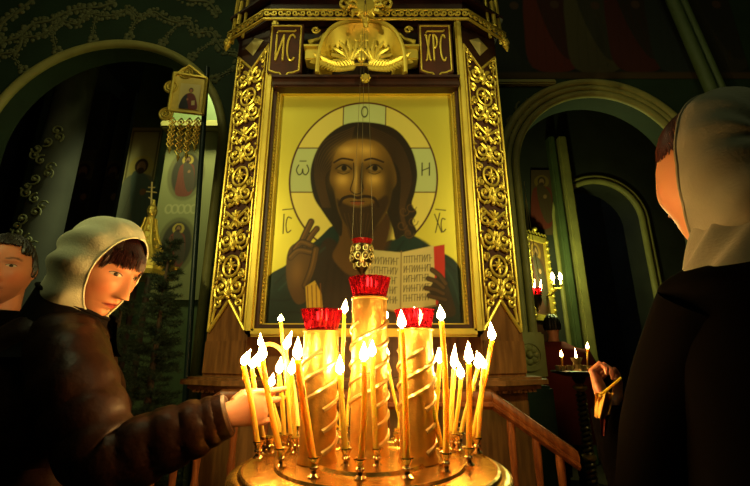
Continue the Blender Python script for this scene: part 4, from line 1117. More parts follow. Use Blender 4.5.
def hand_mesh(M, wrist, curls, thumb, sc=1.0, arm=None, voxel=.0021):
    """hand in local axes: x along the fingers, y out of the palm, z to the thumb side; one closed skin"""
    mb = MB(); W = lambda p: Vector(wrist) + M @ (Vector(p) * sc)
    rings = []
    for x, zc, hw, ht in ((-.035, 0, .024, .020), (-.01, 0, .026, .0195), (.012, 0, .031, .018), (.04, .001, .036, .0155), (.062, .001, .039, .0135), (.080, .001, .038, .0105), (.090, .001, .034, .007)):
        rings.append([W((x, math.sin(2 * math.pi * k / 20) * ht, zc + math.cos(2 * math.pi * k / 20) * hw)) for k in range(20)])
    mb.loft(rings)
    for (nm, z, L, r), c in zip(FINGERS, curls):
        seg = (L * .45, L * .31, L * .24); p = Vector((.084, -.001, z)); a = 0.0
        pts = [W((.055, 0, z)), W(p)]; rr = [r * 1.05 * sc, r * 1.14 * sc]
        spread = z * .9
        for k, s_ in enumerate(seg):
            a += c[k]; d = Vector((math.cos(a), math.sin(a), spread * .8 * math.cos(a))).normalized()
            m_ = p + d * s_ * .5; pts.append(W(m_)); rr.append(r * (1 - .09 * k) * .95 * sc)
            p = p + d * s_; pts.append(W(p)); rr.append(r * (1 - .10 * (k + .6)) * (1.05 if k < 2 else .72) * sc)
        mb.tube(pts, rr, 12)
        mb.ball(pts[-1], rr[-1] * .98, 6)
    tp = [W(q) for q in thumb]; tr = [.0135 * sc, .0125 * sc, .0098 * sc, .0092 * sc, .0066 * sc][:len(tp)]
    mb.tube(tp, tr, 12); mb.ball(tp[-1], tr[-1] * .98, 6)
    if arm is not None: mb.tube([W((-.02, 0, 0))] + [Vector(a) for a in arm], [.023, .028, .032, .032, .032][:len(arm) + 1], 16)
    o = mb.build('tmp_hand', 'skin')
    md = o.modifiers.new('r', 'REMESH'); md.mode = 'VOXEL'; md.voxel_size = voxel * sc; md.use_smooth_shade = True
    sm = o.modifiers.new('s', 'SMOOTH'); sm.factor = .5; sm.iterations = 4
    dg = bpy.context.evaluated_depsgraph_get(); me = bpy.data.meshes.new_from_object(o.evaluated_get(dg))
    vs = [v.co.copy() for v in me.vertices]; fs = [list(p.vertices) for p in me.polygons]
    bpy.data.objects.remove(o); bpy.data.meshes.remove(me)
    return vs, fs, W
def scarf_shell(W, M, edge, off, front_pull, seed, n_a=120, n_r=44, amax=150, fold=.004, thick=.003, back=None, sc_rad=1.0):
    """headscarf: shell about the head, open round the face. angle a round the face (0 = top), t from the face edge to the back"""
    rnd = random.Random(seed); ph = rnd.uniform(0, 6)
    def pt(u, t, lift=0):
        a = R(lerp(-amax, amax, u)); e = edge(math.degrees(a))
        th_f = R(lerp(e, 178, t))
        d = Vector((math.sin(th_f) * math.sin(a), math.cos(th_f), math.sin(th_f) * math.cos(a)))
        x, y, z = d.x * (HA + .006), d.y * (HB_ + .006), d.z * (HC + .004)
        # jaw
        low = min(max(-z / .115, 0), 1); x *= 1 - .22 * low
        p = Vector((x, y, z)); nrm = Vector((x / HA ** 2, y / HB_ ** 2, z / HC ** 2)).normalized()
        o_ = off(math.degrees(a), t) + lift + fold * min(t * 6, 1) * (.5 + .5 * math.sin(a * 11 + 2.5 * math.sin(t * 3 + ph) + ph)) * (.4 + .6 * abs(math.sin(a)))
        p += nrm * o_
        if back is not None: p += back(p, a, t)
        return W(p)
    return pt
# ---- woman at the left, in profile, reaching with a candle
SK = srgb(226, 156, 112)
hl = U(99, 269, 1.02); CW = hl.y + .04
Mw = basis((.90, -.16, -.41))
wl = thing('person', 'woman in white headscarf and brown quilted jacket reaching toward the candles', 'person', (hl.x - .1, CW, 0))
mb, cols, W = head_mesh(Mw, hl, 190, 150, SK, sc=1.04, ears=False)
nk = Vector((hl.x - .075, hl.y + .02, hl.z - .20))
neck(mb, cols, W, Mw, SK, nk)
LA_ = R(12)
chest = Vector((hl.x - .125, CW, 0)); zs = hl.z - .145
def inner_body():
    torso(mb, [(zs - .01, nk.x, nk.y, .055, .06), (zs - .05, chest.x, CW, .08, .14), (zs - .12, chest.x - .01, CW, .11, .17), (zs - .40, chest.x - .03, CW, .10, .14), (.82, chest.x - .05, CW, .11, .16), (.70, chest.x - .05, CW, .11, .16)], LA_, 24)
    for s in (-1, 1): mb.tube([(chest.x - .04, CW + s * .09, .80), (chest.x - .04, CW + s * .095, .45), (chest.x - .05, CW + s * .095, .08)], [.085, .06, .045], 14)
bodyadd(mb, cols, inner_body, SK)
sh = U(64, 342, .95); el = U(110, 462, .88); wr = U(229, 414, .925)
tipv = U(287, 403, 1.0)
xd = (tipv - wr).normalized(); yd = Vector((.0, 1, .0)); yd = (yd - xd * yd.dot(xd)).normalized(); zd = xd.cross(yd)
if zd.z < 0: zd = -zd
Mh = Matrix((xd, yd, zd)).transposed()
curl_r = ((R(6), R(14), R(12)), (R(14), R(20), R(14)), (R(38), R(48), R(30)), (R(52), R(55), R(30)))
th_r = [(.012, .004, .022), (.038, .018, .036), (.070, .030, .038), (.102, .034, .032), (.122, .030, .028)]
hs = (tipv - wr).length / .165
print('hand scale', hs)
hv, hf, WH = hand_mesh(Mh, wr, curl_r, th_r, .92, arm=[lerp(wr, el, .3), lerp(wr, el, .7), el, sh])
sh2 = Vector((chest.x - .02, CW + .19, zs - .085)); el2 = Vector((chest.x + .03, CW + .27, zs - .36)); wr2 = Vector((chest.x + .14, CW + .17, zs - .52))
hv2, hf2, _ = hand_mesh(Matrix(((Vector((.6, -.4, -.7)).normalized()), Vector((-.5, -.85, 0)).normalized(), Vector((.6, -.35, .72)).normalized())).transposed(), wr2 + Vector((.02, -.01, -.02)), curl_r, th_r, .9, arm=[lerp(wr2, el2, .6), el2, sh2])
n0 = len(mb.v); mb.add(hv, hf); mb.add(hv2, hf2); cols.append(np.tile(np.array([*srgb(220, 160, 124), 1.0]), (len(mb.v) - n0, 1)))
body = mb.build('body', 'skin', wl, colors=np.concatenate(cols))
eyes(wl, Mw, W, body=body)
# hair: fringe falling from under the scarf
hm = MB(); rnd = random.Random(3)
def hp(x, z, lift):
    th_ = math.acos(max(-1, min(1, z / HC))); ph_ = math.asin(max(-1, min(1, x / (HA * max(.2, math.sin(th_))))))
    a, b_, c = head_surf(np.array([th_]), np.array([ph_])); nrm = Vector((a[0] / HA ** 2, b_[0] / HB_ ** 2, c[0] / HC ** 2)).normalized()
    return W(Vector((a[0], b_[0], c[0])) + nrm * lift)
for k in range(130):
    x0 = rnd.uniform(-.052, .052); x1 = x0 * 1.16 + rnd.uniform(-.006, .006); zb = rnd.uniform(.030, .050) - .010 * (abs(x0) / .05) ** 2
    pts = []
    for i in range(7):
        t = i / 6; z = lerp(.108, zb, t); x = lerp(x0 * .75, x1, t)
        lim = HA * math.sqrt(max(.02, 1 - (z / HC) ** 2)) * .97
        pts.append(hp(max(-lim, min(lim, x)), z, (.0005 if z > .066 else .0035 + .003 * math.sin(math.pi * t) + rnd.uniform(0, .003))))
    hm.tube(pts, [.0022, .003, .003, .0028, .0024, .0018, .0005], 5)
for s in (-1, 1):
    for k in range(40):
        pts = []; yy = rnd.uniform(-.4, .25)
        for i in range(6):
            t = i / 5; th_ = R(lerp(40, 74 + rnd.uniform(0, 10), t)); ph_ = s * R(lerp(38, 50, t) + yy * 14)
            a, b_, c = head_surf(np.array([th_]), np.array([ph_])); nrm = Vector((a[0] / HA ** 2, b_[0] / HB_ ** 2, c[0] / HC ** 2)).normalized()
            pts.append(W(Vector((a[0], b_[0], c[0])) + nrm * (.001 + .003 * t + rnd.uniform(0, .002))))
        hm.tube(pts, [.0025, .003, .003, .0026, .002, .0006], 5)
hm.build('hair', 'hair_dark', wl)
# scarf
ipl = lambda x, xs, ys: float(np.interp(x, xs, ys))
edge = lambda a: ipl(abs(a), [0, 40, 80, 110, 135, 150], [55, 57, 59, 58, 56, 54])
off = lambda a, t: .005 + .003 * math.sin(math.pi * min(t * 1.4, 1)) + .005 * (1 - t) * math.exp(-(a / 60) ** 2) + .004 * t * (abs(a) / 150)
def backw(p, a, t):      # the cloth leaves the neck and drapes toward the collar
    low = min(max((-p.z - .02) / .09, 0), 1)
    return Vector((p.x * .12 * low, .022 * low * t, -.055 * low * t ** .6))
pt = scarf_shell(W, Mw, edge, off, 0, 4, fold=.011, back=backw)
sm = MB().grid(lambda u, t: pt(u, t), 130, 46)
sm.tube([pt(i / 129, .0) for i in range(130)], .0022, 6)
sm.build('headscarf', 'scarf_white', wl)
# scarf ends crossing at the throat
kn = MB()
P1 = [pt(0.02, .05), W((.03, .045, -.135)), W((.0, .050, -.165)), W((-.015, .055, -.21))]
P2 = [pt(0.98, .05), W((-.03, .045, -.135)), W((.005, .055, -.165)), W((.02, .060, -.20))]
for q in (P1, P2): kn.tube(spline(q, 6), [.010] * 7 + [.011] * 6 + [.008] * 6, 12, flat=.5)
kn.build('scarf_ends', 'scarf_white', wl)
# jacket
jk = MB()
def jd(z, q): return max(0.0, min(1.0, (zs - .07 - z) / .10)) * .085 * (abs(math.sin(z * 34 + .5 * math.sin(q * 3) + .3 * math.sin(q * 7))) ** .42 - .7) + .05 * noise.noise(Vector((math.cos(q) * 2, math.sin(q) * 2, z * 9))) + .03 * noise.noise(Vector((math.cos(q) * 7, math.sin(q) * 7, z * 26)))
torso(jk, [(zs + .015, nk.x - .005, nk.y, .085, .10), (zs - .02, nk.x - .02, nk.y + .01, .11, .14), (zs - .06, chest.x - .02, CW, .13, .17), (zs - .14, chest.x - .01, CW, .15, .195), (zs - .30, chest.x + .0, CW, .165, .20), (zs - .50, chest.x - .01, CW, .175, .205), (.72, chest.x - .03, CW, .19, .23), (.55, chest.x - .04, CW, .20, .24)], LA_, 72, jd)
jo = jk.build('jacket', 'jacket_brown', wl)
P_, rr, d = puffs([sh + Vector((-.05, .09, -.03)), sh + Vector((-.03, .045, -.01)), lerp(sh, el, .35) + Vector((-.012, 0, 0)), lerp(sh, el, .75) + Vector((-.012, 0, 0)), el, lerp(el, wr, .35), lerp(el, wr, .7), lerp(el, wr, .93)], [.075, .088, .082, .074, .070, .064, .057, .044], 11, .13, 5)
MB().tube(P_, rr, 32, disp=d).build('sleeve', 'jacket_brown', jo)
cf = lerp(el, wr, .93)
ax_ = (wr - el).normalized()
MB().tube([cf - ax_ * .022, cf - ax_ * .010, cf + ax_ * .012, cf + ax_ * .018, cf + ax_ * .014], [.044, .048, .046, .040, .034], 24).build('cuff', 'jacket_brown', jo)
P_, rr, d = puffs([sh2 + Vector((0, -.05, .01)), lerp(sh2, el2, .5), el2, lerp(el2, wr2, .5), wr2], [.09, .086, .08, .07, .05], 9, .10, 6)
MB().tube(P_, rr, 28, disp=d).build('sleeve', 'jacket_brown', jo)
# high collar, zip and pocket flap
fx = Vector((math.cos(LA_), math.sin(LA_), 0)); sx = Vector((-fx.y, fx.x, 0))
def collar_pt(u, v):
    a = lerp(-math.pi * .90, math.pi * .90, u) + math.pi; r1, r2 = lerp(.135, .092, v ** .6), lerp(.165, .092, v ** .6)
    c = Vector((nk.x - .004 + .026 * v, nk.y + .005, zs - .075 + v * (.135 - .045 * math.cos(a))))
    return c + fx * math.cos(a) * r1 + sx * math.sin(a) * r2
co = MB().grid(collar_pt, 60, 10); co.tube([collar_pt(i / 59, 1) for i in range(60)], .005, 8)
co.grid(lambda u, v: collar_pt(u, v) + (Vector((nk.x, nk.y, collar_pt(u, v).z)) - collar_pt(u, v)) * .10, 60, 10)
co.build('collar', 'jacket_collar', jo)
zp = MB()
def front_pt(z, y_):
    # front of the torso at height z
    t = np.interp(-z, [-(zs - .02), -(zs - .06), -(zs - .14), -(zs - .30), -(zs - .50), -.72], [nk.x - .02 + .11, chest.x - .01 + .135, chest.x + .155, chest.x + .165, chest.x - .01 + .175, chest.x - .03 + .19])
    cx = float(t) + .006
    base = Vector((chest.x, CW, z)); return base + fx * (cx - chest.x) + sx * y_
zp.tube([front_pt(zs - .03 - k * .02, -.012) for k in range(30)], .006, 8)
zz = zp.build('zip', 'jacket_collar', jo)
MB().lathe([(.002, 0), (.005, .004), (.004, .018), (.001, .022)], front_pt(zs - .045, -.014) + Vector((.010, 0, -.02)), 8).build('zip_puller', 'zip_metal', zz)
# trousers and boots
tr = MB()
for s in (-1, 1): tr.tube([(chest.x - .045, CW + s * .10, .66), (chest.x - .045, CW + s * .105, .40), (chest.x - .05, CW + s * .105, .10)], [.12, .088, .07], 18)
tr.build('trousers', 'trousers_dark', wl)
for s in (-1, 1):
    bt = MB(); c = Vector((chest.x - .05, CW + s * .105, 0))
    bt.loft([[c + fx * (x + math.cos(2 * math.pi * k / 16) * a) + sx * math.sin(2 * math.pi * k / 16) * b + Vector((0, 0, z)) for k in range(16)] for z, x, a, b in ((0, .05, .135, .048), (.03, .05, .138, .05), (.07, .03, .10, .05), (.12, 0, .06, .055), (.2, 0, .06, .058))])
    bt.build('boot', 'coat_black', wl)
# ---- woman at the right, seen from behind
hr = U(717, 175, .66)
fwd = Vector((.05, .99, .02)); Mr = basis(fwd)
wr_ = thing('person', 'woman in the right foreground, seen from behind, pale headscarf and black coat', 'person', (hr.x, hr.y, 0))
SR = srgb(214, 150, 110)
mb, cols, W = head_mesh(Mr, hr, 150, 120, SR, sc=1.10, ears=False)
nk = hr + Vector((.02, -.02, -.20)); neck(mb, cols, W, Mr, SR, nk)
RA_ = math.atan2(.96, -.28); zs = hr.z - .165; cx, cy = hr.x + .06, hr.y - .01
def inner():
    torso(mb, [(zs - .01, nk.x, nk.y, .055, .06), (zs - .06, cx, cy, .08, .15), (zs - .14, cx, cy, .11, .17), (zs - .45, cx, cy, .10, .14), (.78, cx, cy, .12, .17), (.66, cx, cy, .11, .16)], RA_, 24)
    for s in (-1, 1): mb.tube([(cx + s * .09, cy, .80), (cx + s * .095, cy, .45), (cx + s * .095, cy, .08)], [.085, .06, .045], 14)
bodyadd(mb, cols, inner, SR)
fwr = U(607, 406, .90)
selL = U(655, 512, .83); shL = Vector((cx - .17, cy - .01, zs - .09))
# fist seen from behind: fingers wrap a folded napkin that hangs out below
xd = Vector((.02, .42, .9)).normalized(); yd = Vector((.75, -.5, .2)); yd = (yd - xd * yd.dot(xd)).normalized(); zd = xd.cross(yd)
Mf = Matrix((xd, yd, zd)).transposed()
fist = ((R(62), R(85), R(55)),) * 4
th_f = [(.012, .006, .022), (.038, .026, .036), (.066, .040, .030), (.082, .044, .014), (.088, .044, .0)]
hv, hf, WF = hand_mesh(Mf, fwr + Vector((0, 0, -.008)), fist, th_f, .90, arm=[lerp(fwr, selL, .3) + Vector((0, 0, -.03)), lerp(fwr, selL, .7) + Vector((0, 0, -.02)), selL, shL])
shR = Vector((cx + .19, cy - .01, zs - .09))
hv2, hf2, _ = hand_mesh(Matrix((Vector((-.8, .5, .2)).normalized(), Vector((-.5, -.8, 0)).normalized(), Vector((.15, -.1, .98)).normalized())).transposed(), shR + Vector((-.07, .26, -.40)), curl_r, th_r, .9, arm=[shR + Vector((.03, .20, -.42)), shR + Vector((.06, .05, -.34)), shR])
n0 = len(mb.v); mb.add(hv, hf); mb.add(hv2, hf2); cols.append(np.tile(np.array([*srgb(206, 140, 110), 1.0]), (len(mb.v) - n0, 1)))
body = mb.build('body', 'skin', wr_, colors=np.concatenate(cols)); eyes(wr_, Mr, W, body=body)
hm = MB(); rnd = random.Random(9)
for k in range(420):
    s = rnd.choice((-1, 1)); ph0 = rnd.uniform(0, 112)
    pts = []
    for i in range(7):
        t = i / 6; th_ = R(lerp(12, rnd.uniform(50, 55) if ph0 < 56 else rnd.uniform(66, 74), t) if ph0 > 38 else lerp(4, rnd.uniform(40, 47), t)); ph_ = s * R(ph0 + 16 * t)
        a, b_, c = head_surf(np.array([th_]), np.array([ph_])); nrm = Vector((a[0] / HA ** 2, b_[0] / HB_ ** 2, c[0] / HC ** 2)).normalized()
        pts.append(W(Vector((a[0], b_[0], c[0])) + nrm * (.003 + .004 * math.sin(math.pi * t) + rnd.uniform(0, .002))))
    hm.tube(pts, [.0022, .003, .003, .003, .0025, .002, .0006], 5)
hm.build('hair', 'hair_auburn', wr_)
edge = lambda a: ipl(abs(a), [0, 30, 60, 90, 115, 135, 150], [102, 106, 110, 110, 100, 88, 80])
off = lambda a, t: .007 + .006 * math.sin(math.pi * min(t * 1.2, 1)) + .008 * t * (abs(a) / 150) + .006 * (1 - t)
def backr(p, a, t):
    low = min(max((-p.z + .01) / .12, 0), 1)
    return Vector((p.x * .35 * low * t, -.045 * low * t, -.05 * low * t ** .6))
pt = scarf_shell(W, Mr, edge, off, 0, 12, fold=.005, back=backr)
sm = MB().grid(lambda u, t: pt(u, t), 120, 40); sm.tube([pt(i / 119, 0) for i in range(120)], .003, 6)
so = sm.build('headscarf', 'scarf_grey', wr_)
# wrapped ends lying round the neck and shoulders
wp = MB()
fR = Vector((math.cos(RA_), math.sin(RA_), 0)); sR = Vector((-fR.y, fR.x, 0))     # sR points to her left
def wrap_pt(u, v):
    a = lerp(-.15 * math.pi, 1.15 * math.pi + math.pi, u)
    k = v + .05 * math.sin(a * 5 + v * 4)
    rr_ = lerp(.085, .142, k); z = zs + lerp(.105, -.03, k) - .035 * math.sin(a) - .04 * math.cos(a) + .012 * math.sin(a * 1.0 + .8) + .008 * math.sin(a * 7 + 9 * v)
    return Vector((nk.x, nk.y, z)) + fR * math.cos(a) * rr_ * .86 + sR * math.sin(a) * rr_ * 1.08
wp.grid(wrap_pt, 140, 24)
wp.grid(lambda u, v: wrap_pt(u, v) * 1.0 + Vector((0, 0, -.006)), 140, 24)
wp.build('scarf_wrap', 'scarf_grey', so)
ck = MB()
cd = lambda z, q: .03 * noise.noise(Vector((math.cos(q) * 2, math.sin(q) * 2, z * 6)))
torso(ck, [(zs + .0, nk.x, nk.y, .09, .10), (zs - .035, nk.x + .005, nk.y, .125, .165), (zs - .075, cx, cy, .14, .20), (zs - .16, cx, cy, .15, .215), (zs - .32, cx, cy, .15, .205), (zs - .5, cx, cy, .16, .205), (.7, cx, cy, .18, .23), (.45, cx, cy, .20, .25), (.32, cx, cy, .20, .25)], RA_, 64, cd)
co_ = ck.build('coat', 'coat_black', wr_)
P_, rr, d = puffs([shL + Vector((.04, 0, .01)), lerp(shL, selL, .5), selL, lerp(selL, fwr, .45) + Vector((0, 0, -.03)), lerp(selL, fwr, .85) + Vector((0, 0, -.03)), fwr + Vector((.004, .004, -.004))], [.085, .076, .066, .050, .038, .033], 5, .03, 8)
MB().tube(P_, rr, 28, disp=d).build('sleeve', 'coat_black', co_)
P_, rr, d = puffs([shR + Vector((-.04, 0, .01)), shR + Vector((.05, .0, -.18)), shR + Vector((.06, .05, -.34)), shR + Vector((.03, .20, -.42)), shR + Vector((-.05, .25, -.40))], [.09, .085, .078, .066, .05], 5, .03, 9)
MB().tube(P_, rr, 28, disp=d).build('sleeve', 'coat_black', co_)
tr = MB()
for s in (-1, 1): tr.tube([(cx + s * .10, cy, .5), (cx + s * .10, cy, .3), (cx + s * .10, cy, .08)], [.09, .075, .062], 16)
tr.build('trousers', 'trousers_dark', wr_)
def boots(root, c0, f, s_, m='coat_black'):
    for s in (-1, 1):
        bt = MB(); c = Vector(c0) + s_ * s * .10
        bt.loft([[c + f * (x + math.cos(2 * math.pi * k / 16) * a) + s_ * math.sin(2 * math.pi * k / 16) * b + Vector((0, 0, z)) for k in range(16)] for z, x, a, b in ((0, .05, .135, .048), (.03, .05, .138, .05), (.07, .03, .10, .05), (.12, 0, .065, .06), (.2, 0, .065, .062))])
        bt.build('boot', m, root)
boots(wr_, (cx, cy, 0), fR, sR)
# napkin and thin candle held in that fist
nc = U(605, 408, .88)
nap = thing('napkin', 'yellow patterned folded napkin hanging from the fist at right', 'napkin', nc)
ppm = .88 / ray(605, 408).y / F
npt = lambda x, y, o=0: U(x, y, .845 + o)
q = MB()
def nap_pt(u, v):
    l = lerp(598.5, 597.5, v); r_ = lerp(613, 610, v)
    return npt(lerp(l, r_, u), lerp(393, 417 + 2.5 * math.sin(u * 5), v), .006 * math.sin(u * 9 + v * 3))
q.grid(nap_pt, 24, 16); q.grid(lambda u, v: nap_pt(u, v) + Vector((0, .012, 0)), 24, 16)
q.build('cloth', 'napkin', nap)
q = MB().grid(lambda u, v: npt(lerp(lerp(600, 601.5, v), lerp(609, 605.5, v), u), lerp(414, 436, v), .014 + .004 * math.sin(u * 7)), 12, 10); q.build('hanging_corner', 'coat_red', nap)
cnd = thing('candle', 'thin unlit candle held slanting in the fist at the right', 'candle', npt(600, 397, -.012))
MB().tube([npt(599.5, 396, -.012), npt(621, 378, -.004)], .0026, 8).build('wax_stick', 'wax', cnd)
# ---- man at the left edge
hm_ = U(5, 271, 1.44); Mm = basis((.50, -.85, -.08))
mn = thing('person', 'man with short dark hair and black coat at the left edge', 'person', (hm_.x, hm_.y, 0))
SM = srgb(196, 128, 92)
mb, cols, W = head_mesh(Mm, hm_, 110, 90, SM, lips=srgb(160, 86, 70), lip_k=.6, stubble=srgb(140, 92, 70), sc=1.08)
nk = hm_ + Vector((-.01, .03, -.20)); neck(mb, cols, W, Mm, SM, nk, 1.12)
MA = math.atan2(-.85, .5); zs = hm_.z - .165; cx, cy = nk.x, nk.y + .02
def inner():
    torso(mb, [(zs, nk.x, nk.y, .06, .065), (zs - .06, cx, cy, .09, .17), (zs - .14, cx, cy, .12, .19), (zs - .45, cx, cy, .11, .16), (.8, cx, cy, .12, .17), (.68, cx, cy, .11, .16)], MA, 24)
bodyadd(mb, cols, inner, SM)
body = mb.build('body', 'skin', mn, colors=np.concatenate(cols)); eyes(mn, Mm, W, 1.04, body)
hm = MB(); rnd = random.Random(21)
for k in range(420):
    ph0 = rnd.uniform(-180, 180); lim = 92 if abs(ph0) > 75 else (58 if abs(ph0) > 48 else 40 + rnd.uniform(-2, 3))
    t0 = rnd.uniform(2, lim); pts = []
    for i in range(4):
        th_ = R(min(lim + 4, t0 + i * 7)); ph_ = R(ph0 + i * 2)
        a, b_, c = head_surf(np.array([th_]), np.array([ph_])); nrm = Vector((a[0] / HA ** 2, b_[0] / HB_ ** 2, c[0] / HC ** 2)).normalized()
        pts.append(W(Vector((a[0], b_[0], c[0])) + nrm * (.002 + .004 * (i == 1) + .003 * (i == 2))))
    hm.tube(pts, [.003, .006, .006, .002], 5)
hm.build('hair', 'hair_black', mn)
def plain_coat(root, zs, nk, cx, cy, ang, m, k=1.0, hem=.42, sleeves=True):
    ck = MB(); torso(ck, [(zs + .02, nk.x, nk.y, .085 * k, .09 * k), (zs - .03, nk.x, nk.y, .125 * k, .17 * k), (zs - .08, cx, cy, .155 * k, .235 * k), (zs - .18, cx, cy, .17 * k, .25 * k), (zs - .5, cx, cy, .17 * k, .24 * k), (.75, cx, cy, .19 * k, .26 * k), (hem, cx, cy, .2 * k, .27 * k)], ang, 48, cd)
    c = ck.build('coat', m, root); f = Vector((math.cos(ang), math.sin(ang), 0)); s_ = Vector((-f.y, f.x, 0))
    for s in (-1, 1):
        a = Vector((cx, cy, zs - .10)) + s_ * s * .20 * k; b = a + s_ * s * .07 + Vector((0, 0, -.28)); e = b + f * .06 + Vector((0, 0, -.25))
        MB().tube(spline([a + Vector((0, 0, .015)) - s_ * s * .03, lerp(a, b, .5), b, lerp(b, e, .5), e], 6), [.085 * k] * 9 + [.075 * k] * 9 + [.06 * k] * 7, 20).build('sleeve', m, c)
        MB().ball(e + Vector((0, 0, -.045)), .05, 8, (.8, .6, 1.3)).build('glove', 'coat_black', c)
    tr = MB()
    for s in (-1, 1):
        p = Vector((cx, cy, 0)) + s_ * s * .10; tr.tube([p + Vector((0, 0, hem + .25)), p + Vector((0, 0, .3)), p + Vector((0, 0, .09))], [.10, .085, .07], 14)
    tr.build('trousers', 'trousers_dark', root); boots(root, (cx, cy, 0), f, s_)
plain_coat(mn, zs, nk, cx, cy, MA, 'coat_black', 1.05)
# ---- person in a red coat far behind, seen from the back
hb = U(552, 326, 4.5); Mb = basis((.15, .98, 0))
pr = thing('person', 'dark haired person in a dull red coat seen from behind beside the small stand', 'person', (hb.x, hb.y, 0))
mb, cols, W = head_mesh(Mb, hb, 60, 50, SK); nk = hb + Vector((0, 0, -.19)); neck(mb, cols, W, Mb, SK, nk)
zs = hb.z - .19; cx, cy = hb.x + .06, hb.y
def inner(): torso(mb, [(zs, nk.x, nk.y, .055, .06), (zs - .06, cx, cy, .08, .15), (zs - .14, cx, cy, .11, .17), (.7, cx, cy, .11, .16)], R(80), 20)
bodyadd(mb, cols, inner, SK)
mb.build('body', 'skin', pr, colors=np.concatenate(cols))
hm = MB()
def hb_pt(u, v):
    th_ = R(lerp(1, 112, v)); ph_ = R(lerp(62, 298, u)) if v > .36 else R(lerp(0, 360, u)) 
    a, b_, c = head_surf(np.array([th_]), np.array([ph_])); nrm = Vector((a[0] / HA ** 2, b_[0] / HB_ ** 2, c[0] / HC ** 2)).normalized()
    return W(Vector((a[0], b_[0], c[0])) + nrm * (.012 + .004 * math.sin(u * 60)))
hm.grid(hb_pt, 60, 24); hm.build('hair', 'hair_black', pr)
plain_coat(pr, zs, nk, cx, cy, R(80), 'coat_red', 1.12)
# ---------------------------------------------------------------- things beyond the arches and beside the kiot
mat('fir', srgb(28, 44, 24), .8, var=.3, vscale=30)
mat('bark', srgb(60, 44, 30), .9)
mat('pole_teal', srgb(30, 48, 46), .4)
mat('banner_gold', srgb(226, 198, 92), .5, .25, var=.12, vscale=20)
mat('window_glass', srgb(50, 58, 66), .3)
# banner with a small icon, on a pole (left of the kiot)
BY = 2.75
def bp(x, y, o=0): return U(x, y, BY + o)
pc = bp(187, 100)
ban = thing('church_banner', 'gilded church banner with a small painted saint on a pole, left of the icon case', 'banner', (bp(200, 330).x, BY, 0))
cl = MB(); c4 = [bp(170, 112), bp(204, 116), bp(208, 80), bp(176, 75)]
frb = (Vector((0, 0, 0)), Vector((1, 0, 0)), Vector((0, 0, 1)), Vector((0, -1, 0)))
cl.prism([(p.x, p.z) for p in c4], (Vector((0, BY, 0)), *frb[1:]), .02); co_ = cl.build('cloth', 'banner_gold', ban, smooth=False)
b_ = MB(); 
for q in range(4): b_.tube([c4[q] + Vector((0, -.022, 0)), c4[(q + 1) % 4] + Vector((0, -.022, 0))], .014, 6)
b_.tube([bp(176, 75, -.02), bp(190, 66, -.02), bp(208, 80, -.02)], .014, 6)
b_.build('gilt_border', 'gold_soft', co_)
def paint_small(P, w, h):
    P.fill(P.ell(w * .55, h * .74, w * .17, w * .17), (.80, .62, .14), .004)
    P.fill(P.poly(sp2([(w * .12, 0), (w * .22, h * .45), (w * .42, h * .62), (w * .66, h * .62), (w * .84, h * .42), (w * .9, 0)], 5, True)), srgb(120, 22, 24), .006)
    P.fill(P.poly(sp2([(w * .06, 0), (w * .14, h * .38), (w * .36, h * .58), (w * .42, h * .3), (w * .5, 0)], 5, True)), srgb(26, 26, 40), .006)
    P.fill(P.ell(w * .55, h * .75, w * .11, w * .14), srgb(64, 34, 18), .004); P.fill(P.ell(w * .55, h * .73, w * .07, w * .10), srgb(190, 120, 70), .004)
    P.fill(P.ell(w * .42, h * .38, w * .05, w * .06), srgb(190, 120, 70), .004); P.fill(P.poly([(w * .64, h * .16), (w * .80, h * .18), (w * .78, h * .36), (w * .62, h * .33)]), srgb(220, 196, 130), .004)
panel('small_icon', 'icon_paint', bp(177.5, 108, -.026), bp(198, 110, -.026), bp(181, 83, -.026), 60, 80, paint_small, co_, base=(.80, .64, .22), metal=.1, structure=False)
for x, y in ((166, 114), (171, 87), (186, 73)):
    r_ = MB(); c = bp(x, y, -.02)
    for rr in (.05, .03): r_.tube([c + Vector((math.cos(k * .314) * rr, 0, math.sin(k * .314) * rr)) for k in range(21)], .009, 6)
    for k in range(6): r_.tube([c, c + Vector((math.cos(k * 1.047) * .045, 0, math.sin(k * 1.047) * .045))], .005, 5)
    r_.build('medallion', 'gold_soft', ban)
for k in range(4):
    x0 = 171 + k * 8.4; r_ = MB(); yb = (150, 158, 156, 148)[k]
    n_ = 6
    for i in range(n_):
        c = bp(x0 + 2.4 * i * -.25 + 1.5, lerp(119, yb - 4, (i + .5) / n_), -.012)
        s = .026
        r_.tube([c + Vector((0, 0, s * 1.25)), c + Vector((s, 0, 0)), c - Vector((0, 0, s * 1.25)), c - Vector((s, 0, 0)), c + Vector((0, 0, s * 1.25))], .006, 5); r_.ball(c, .010, 5)
    c = bp(x0 - 1.5, yb, -.012); r_.tube([c + Vector((0, 0, .03)), c + Vector((0, 0, .01)), c - Vector((0, 0, .03))], [.004, .014, .002], 8)
    r_.build('pendant', 'gold_soft', ban)
pt_, pb_ = bp(206, 78, .03), Vector((bp(200, 330).x - .0, BY + .03, 0))
MB().tube([pb_, pt_ + Vector((0, 0, .1))], .019, 12).build('pole', 'pole_teal', ban)
MB().lathe([(.16, 0), (.16, .03), (.05, .06), (.03, .1)], (pb_.x, BY + .03, 0), 20).build('pole_base', 'black_iron', ban)
